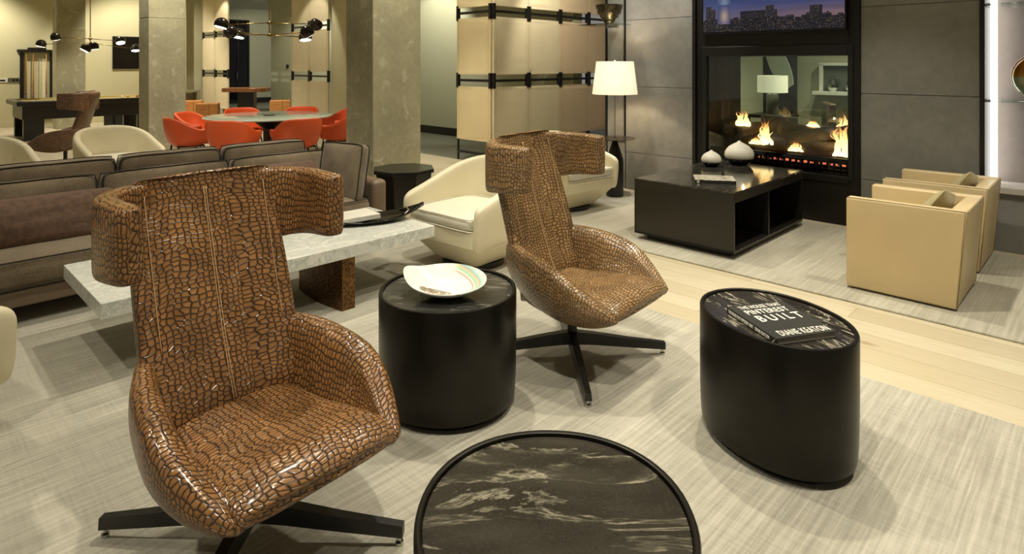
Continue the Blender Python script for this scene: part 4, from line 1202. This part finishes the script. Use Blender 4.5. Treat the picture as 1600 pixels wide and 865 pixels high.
# storage cubes under and behind the billiard table
for x, y, w, lb in ((164, 198, .24, 'left black storage cube on the floor behind the billiard table'), (179, 198, .21, 'middle black storage cube on the floor behind the billiard table'), (204, 196, .24, 'right black storage cube on the floor behind the billiard table')):
    X, Z = onplane(x, y, 0)
    t = thing('storage_cube', lb, 'cube', (X, Z+.25, 0), 0, 'black storage cubes by the far wall')
    MB().box(-w/2, w/2, -w/2, w/2, 0, .30, .015).obj('body', M['black'], t)
    MB().box(-w/2-.004, w/2+.004, -w/2-.004, w/2+.004, .303, .36, .012).obj('lid', M['tv'], t)

# ================================================================== FAR TABLE AND WOOD BLOCKS
for x, Z, s, H_, lb in ((325, 15.7, .46, .565, 'orange-brown wood block stool left of the live-edge table, the front one of two'), (301, 16.95, .44, .56, 'orange-brown wood block stool under the grey console by the column'), (438, 17.6, .50, .53, 'orange-brown wood block stool right of the live-edge table')):
    X = (x-800)*Z/975
    t = thing('wood_block', lb, 'stool', (X, Z, 0), math.radians(18), 'solid wood block stools')
    MB().box(-s/2-.02, s*.12, -s/2, s/2, 0, H_, .012).obj('block', M['oakblock'], t)
    MB().box(s*.13, s/2+.02, -s/2, s/2, 0, H_, .012).obj('block', M['oakblock'], t)
X, Z = (386-800)*15.9/975, 15.9
t = thing('pedestal_table', 'high live-edge wood slab table on a dark pedestal in the corridor', 'table', (X, Z, 0), math.radians(4))
pts = []
for k in range(40):
    q = 2*PI*k/40; r_ = 1+.06*noise.noise(Vector((math.cos(q)*3, math.sin(q)*3, 1)))
    pts.append((sgn(math.cos(q))*abs(math.cos(q))**.35*.54*r_, sgn(math.sin(q))*abs(math.sin(q))**.4*.36*r_))
MB().prism(pts, .85, .945, .008, 1).obj('tabletop', M['liveedge'], t)
MB().box(-.20, .20, -.12, .12, 0, .85, .005).obj('pedestal', M['blackwood'], t)
X, Z = R(6.13, 19.26)
t = thing('console_table', 'grey open console table against the far wall, beside the concrete column', 'table', (X, Z, 0), TH)
c = MB(); c.box(-.5, .5, -.2, .2, .74, .80, .004); c.box(.42, .5, -.2, .2, 0, .74, .004); c.box(-.5, -.42, -.2, .2, 0, .70, .004); c.box(-.42, .42, .16, .2, .2, .70); c.obj('frame', plain('grey_green_lacquer', rgb(150,142,108), .4), t)
# corridor wall keypad and hinges
def on_corr(x, z, w, h, nm, lb, cat, mat):
    P = onb(x, 8.745); t = thing(nm, lb, cat, (*P, z), TH)
    MB().box(-.02, 0.0, -w/2, w/2, -h/2, h/2, .003).obj('case', mat, t); return t
t = on_corr(449.5, 1.48, .13, .11, 'door_keypad', 'small black keypad on the pale corridor wall', 'keypad', M['tv'])
MB().box(-.023, -.0205, -.035, .035, -.03, .03).obj('button_panel', M['grille'], t)
# gym machine behind the dark glass door
t = thing('exercise_machine', 'pale exercise machine behind the dark glass door', 'exercise machine', (*R(10.12, 25.9), 0), TH)
MB().box(-.20, .20, -.3, .5, 0, .12, .02).obj('base', M['black'], t)
MB().tube([(.1, 0, .12), (.1, 0, 1.1), (.14, -.05, 1.5), (.26, -.05, 1.75), (.36, -.1, 1.7)], .03, 8).obj('handlebar', M['chrome'], t, smooth=True)
MB().box(-.05, .22, -.06, .0, 1.15, 1.4, .01).obj('console', M['grille'], t)

# ================================================================== ROOM BEYOND THE FIRE
def beyond():
    X, Z = (1207-800)/975*10.0, 10.0
    t = thing('side_table', 'dark side table beyond the fireplace, under the drum-shade lamp', 'table', (X, Z, 0), TH)
    MB().box(-.3, .3, -.3, .3, .70, .75, .004).obj('tabletop', M['blackwood'], t)
    for sx in (-1, 1):
        for sy in (-1, 1): MB().box(sx*.27-.02, sx*.27+.02, sy*.27-.02, sy*.27+.02, 0, .70).obj('leg', M['blackwood'], t)
    l = thing('table_lamp', 'lit lamp with white drum shade seen through the fireplace', 'lamp', (X, Z, .7505), 0)
    MB().lathe([(0, 0), (.09, 0), (.09, .32), (.02, .325), (.02, .36), (0, .36)], n=28).obj('lamp_base', plain('smoked_glass_base', rgb(110,112,98), .1), l, smooth=True, angle=40)
    s = MB(); s.lathe([(.228, -.135), (.228, .135), (.222, .135), (.222, -.135), (.228, -.135)], n=48)
    so = s.obj('lamp_shade', M['lampshade2'], l, smooth=True, angle=40, loc=(0, 0, .48))
    bm = bmesh.new(); bm.from_mesh(so.data); bmesh.ops.delete(bm, geom=[f for f in bm.faces if len(f.verts) == 3], context='FACES'); bm.to_mesh(so.data); bm.free()
    # arched mirror on the olive wall
    def onbb(x, b=11.58): return onb(x, b)
    P = onbb(1222)
    m_ = thing('wall_mirror', 'dark arched panel with a pale curved sheet, on the wall beyond the fireplace', 'mirror', (*P, 0), TH)
    MB().box(-.03, 0.01, -.27, .36, .5, 2.2, .01).obj('panel', M['blackwood'], m_)
    bm_ = [(-.035-.0, .25-.9*((i/16)**2.2)*0-.0, 0) for i in range(2)]
    pts = [(.26, 1.66), (.26, 1.80), (-.02, 1.80)]+[(-.02-.20*math.sin(PI/2*i/10), 1.80-.62*i/10) for i in range(1, 11)]+[(-.12, 1.10)]+[(-.06+.30*math.sin(PI/2*i/8), 1.12+.54*(i/8)) for i in range(1, 8)]
    t2 = bmesh.new(); lo = [t2.verts.new((-.07, y, z)) for y, z in pts]; hi = [t2.verts.new((-.035, y, z)) for y, z in pts]
    t2.faces.new(lo); t2.faces.new(hi[::-1])
    for i in range(len(pts)): t2.faces.new((lo[i], hi[i], hi[(i+1)%len(pts)], lo[(i+1)%len(pts)]))
    q = MB(); q.merge(t2); q.obj('curved_sheet', M['paint_cool'], m_)
    # framed opening with lanterns
    P = onbb(1316)
    w = thing('window_1', '', '', (*P, 0), TH); w['kind'] = 'structure'; del w['label']; del w['category']
    f = MB(); f.box(-.05, .01, .30, .36, 1.08, 1.56, .004); f.box(-.05, .01, -.9, .36, 1.52, 1.57, .004); f.box(-.22, .01, -.9, .42, 1.02, 1.08, .004); f.obj('window_frame', M['creamcush'], w)
    MB().box(-.012, -.002, -.9, .30, 1.08, 1.52).obj('window_pane', plain('dark_pane', rgb(70,74,60), .1), w)
    for i, dy in enumerate((.12, -.16)):
        tt = thing('lantern', ('left', 'right')[i]+' metal lantern on the sill seen through the fireplace', 'lantern', (*R(11.48, croom(*P)[1]+dy), 1.0805), TH, 'lanterns on the far sill')
        MB().lathe([(0, 0), (.05, 0), (.085, .07), (.085, .12), (.05, .20), (0, .20)], n=8).obj('lantern_body', M['chrome'], tt)
        MB().tube([(0, -.04, .2), (0, -.03, .26), (0, .03, .26), (0, .04, .2)], .005, 6).obj('handle', M['black'], tt)
    # chairs beyond
    X, Z = (1266-800)/975*9.3, 9.3
    t = thing('armchair', 'brown leather armchair back seen through the fireplace flames', 'chair', (X, Z, 0), TH+PI/2*.3)
    MB().box(-.32, .32, -.30, -.20, .30, .98, .03, 3).obj('backrest', M['croc3'], t, smooth=True)
    MB().box(-.32, .32, -.30, .3, .25, .44, .03, 3).obj('seat', M['croc3'], t, smooth=True)
    for sx in (-1, 1):
        for sy in (-1, 1): MB().box(sx*.28-.02, sx*.28+.02, sy*.26-.02, sy*.26+.02, 0, .26).obj('leg', M['blackwood'], t)
    P = onb(1308, 8.6)
    dup(tc, (*P, 0), math.radians(100), 'cream tub chair in the room beyond the fireplace, seen through its glass')
    P = onb(1110, 9.0)
beyond()

# ================================================================== CEILING DOWNLIGHTS
def downlight(X, Y, W, blend=.5, ang=75, tgt=None, col=(1, .87, .66), label=None, r=.05, fixture=True):
    z = CEIL-.012
    L = bpy.data.lights.new('spot', 'SPOT'); L.energy = W; L.color = col; L.spot_size = math.radians(ang); L.spot_blend = blend; L.shadow_soft_size = r
    L.energy = W*.80
    o = bpy.data.objects.new('downlight_beam', L); COL.objects.link(o); o.location = (X, Y, z-.03)
    if tgt is not None:
        d = Vector(tgt)-Vector(o.location); o.rotation_euler = d.to_track_quat('-Z', 'Y').to_euler()
    if label:
        t = thing('ceiling_downlight', label, 'light', (X, Y, CEIL), 0, 'ceiling downlights')
        MB().lathe([(.055, -.012), (.085, -.010), (.085, -.0005), (.055, -.0005)], n=28).obj('trim_ring', M['paper_white'], t, smooth=True, angle=30)
        MB().lathe([(0, -.006), (.05, -.006), (.05, -.002), (0, -.002)], n=24).obj('lamp', M['bulb'], t)
WARM = (1, .93, .78)
SP = [
    # X, Y, W, angle, target
    (.46, 6.13, 260, 80, None), (-.5, 3.6, 300, 85, None), (1.2, 3.6, 300, 85, None), (.2, 1.2, 330, 80, (.35, 1.9, 0)), (-2.0, .9, 215, 80, (-1.3, 1.8, .5)),
    (1.9, 1.6, 280, 80, None), (2.3, 4.7, 280, 85, None), (3.3, 3.3, 250, 80, None), (-1.9, 4.6, 170, 85, None), (-3.2, 3.2, 140, 85, None), (-.3, 5.2, 280, 75, (-1.3, 6.8, 1.2)),
    (-3.6, 6.4, 200, 85, None), (-4.9, 9.0, 360, 80, (-5.7, 10.5, 1.0)), (-5.4, 7.4, 150, 85, None), (-3.7, 9.6, 330, 90, None), (-6.5, 10.6, 340, 90, None), (-1.6, 8.6, 300, 90, None),
    (-9.4, 13.8, 380, 90, None), (-12.0, 13.6, 420, 110, (-13, 14.5, 1.2)), (-9.5, 15.4, 420, 110, (-10, 17, 1.2)), (-7.0, 15.2, 400, 100, None),
]
for i, (X, Y, W, an, tg) in enumerate(SP):
    downlight(X, Y, W, .6, an, tg, WARM)
# accent spots on walls and screens
downlight(1.55, 6.75, 280, .6, 60, (1.85, 7.5, .8), (1, .96, .90))
downlight(.75, 7.4, 110, .6, 50, (1.2, 7.95, 1.0), (1, .96, .90))
downlight(.1, 8.8, 105, .5, 75, (.4, 10.3, 1.0), WARM)
downlight(-1.3, 9.2, 100, .5, 75, (-.7, 10.0, 1.0), WARM)
downlight(-4.7, 12.4, 120, .3, 60, (-4.3, 13.4, 1.8), WARM)
downlight(-7.9, 16.2, 120, .3, 60, (-8.0, 17.2, 1.8), WARM)
downlight(-2.2, 12.6, 300, .5, 90, (-1.8, 14, 1.2), WARM)
downlight(-5.5, 16.2, 420, .5, 70, (-6.0, 18, 1.6), (1, .93, .78))
downlight(-8.5, 20.5, 520, .5, 80, (-9.5, 24, 1.2), (1, .93, .78), 'small round downlight in the corridor ceiling near the glass door')
bX, bY = R(9.6, 3.0); downlight(bX, bY, 420, .6, 95, None, WARM)
bX, bY = R(10.6, 2.0); downlight(bX, bY, 380, .6, 95, (bX, bY+1, 1), WARM)
# lamps, after one added spot for the long screen
downlight(.9, 9.4, 230, .5, 80, (1.1, 11.0, 1.2), WARM)  # extra spot added to brighten the dark far panels of the long screen
def point(x, y, z, W, col=(1, .82, .58), r=.04):
    L = bpy.data.lights.new('point_light', 'POINT'); L.energy = W; L.color = col; L.shadow_soft_size = r
    o = bpy.data.objects.new('point_light', L); COL.objects.link(o); o.location = (x, y, z)
point(LX, LY, RT+.6765+.70, 22)
bX, bY = R(6.82, .55)
L = bpy.data.lights.new('strip_light', 'AREA'); L.shape = 'RECTANGLE'; L.size = .04; L.size_y = 2.9; L.energy = 3.5; L.color = (1, .95, .9)
o = bpy.data.objects.new('strip_light', L); COL.objects.link(o); o.location = (*R(6.76, .76), 2.0); d = Vector((*R(6.86, .2), 2.0))-o.location
o.rotation_euler = d.to_track_quat('-Z', 'Y').to_euler()
o.rotation_euler = (PI/2, 0, math.atan2(d.y, d.x)-PI/2)
for dx, dy, z_, W in ((.25, .40, .92, 5), (.22, .135, .76, 6), (.20, -.62, .80, 6), (.50, -.26, .92, 4)):
    bX, bY = R(6.54+dx, 2.617+dy); point(bX, bY, z_, W, (1, .62, .32), .012)  # added point lights hidden inside the flames to brighten logs and firebox
# even ambient world fill, added; the side behind the camera is left open
w = bpy.data.worlds.new('World'); S.world = w; w.use_nodes = True
w.node_tree.nodes['Background'].inputs[0].default_value = (1, .95, .84, 1); w.node_tree.nodes['Background'].inputs[1].default_value = .22

# ================================================================== CAMERA
cam = bpy.data.cameras.new('camera'); co = bpy.data.objects.new('camera', cam); COL.objects.link(co)
co.location = (0, 0, CH); co.rotation_euler = (PI/2, 0, 0)
cam.sensor_width = 36; cam.lens = 36*975/1600; cam.shift_y = -(432.5-100)/1600; cam.clip_start = .05; cam.clip_end = 100
S.camera = co
S.view_settings.view_transform = 'Standard'; S.view_settings.look = 'None'; S.view_settings.gamma = 1; S.view_settings.exposure = 0
S.view_settings.use_curve_mapping = False
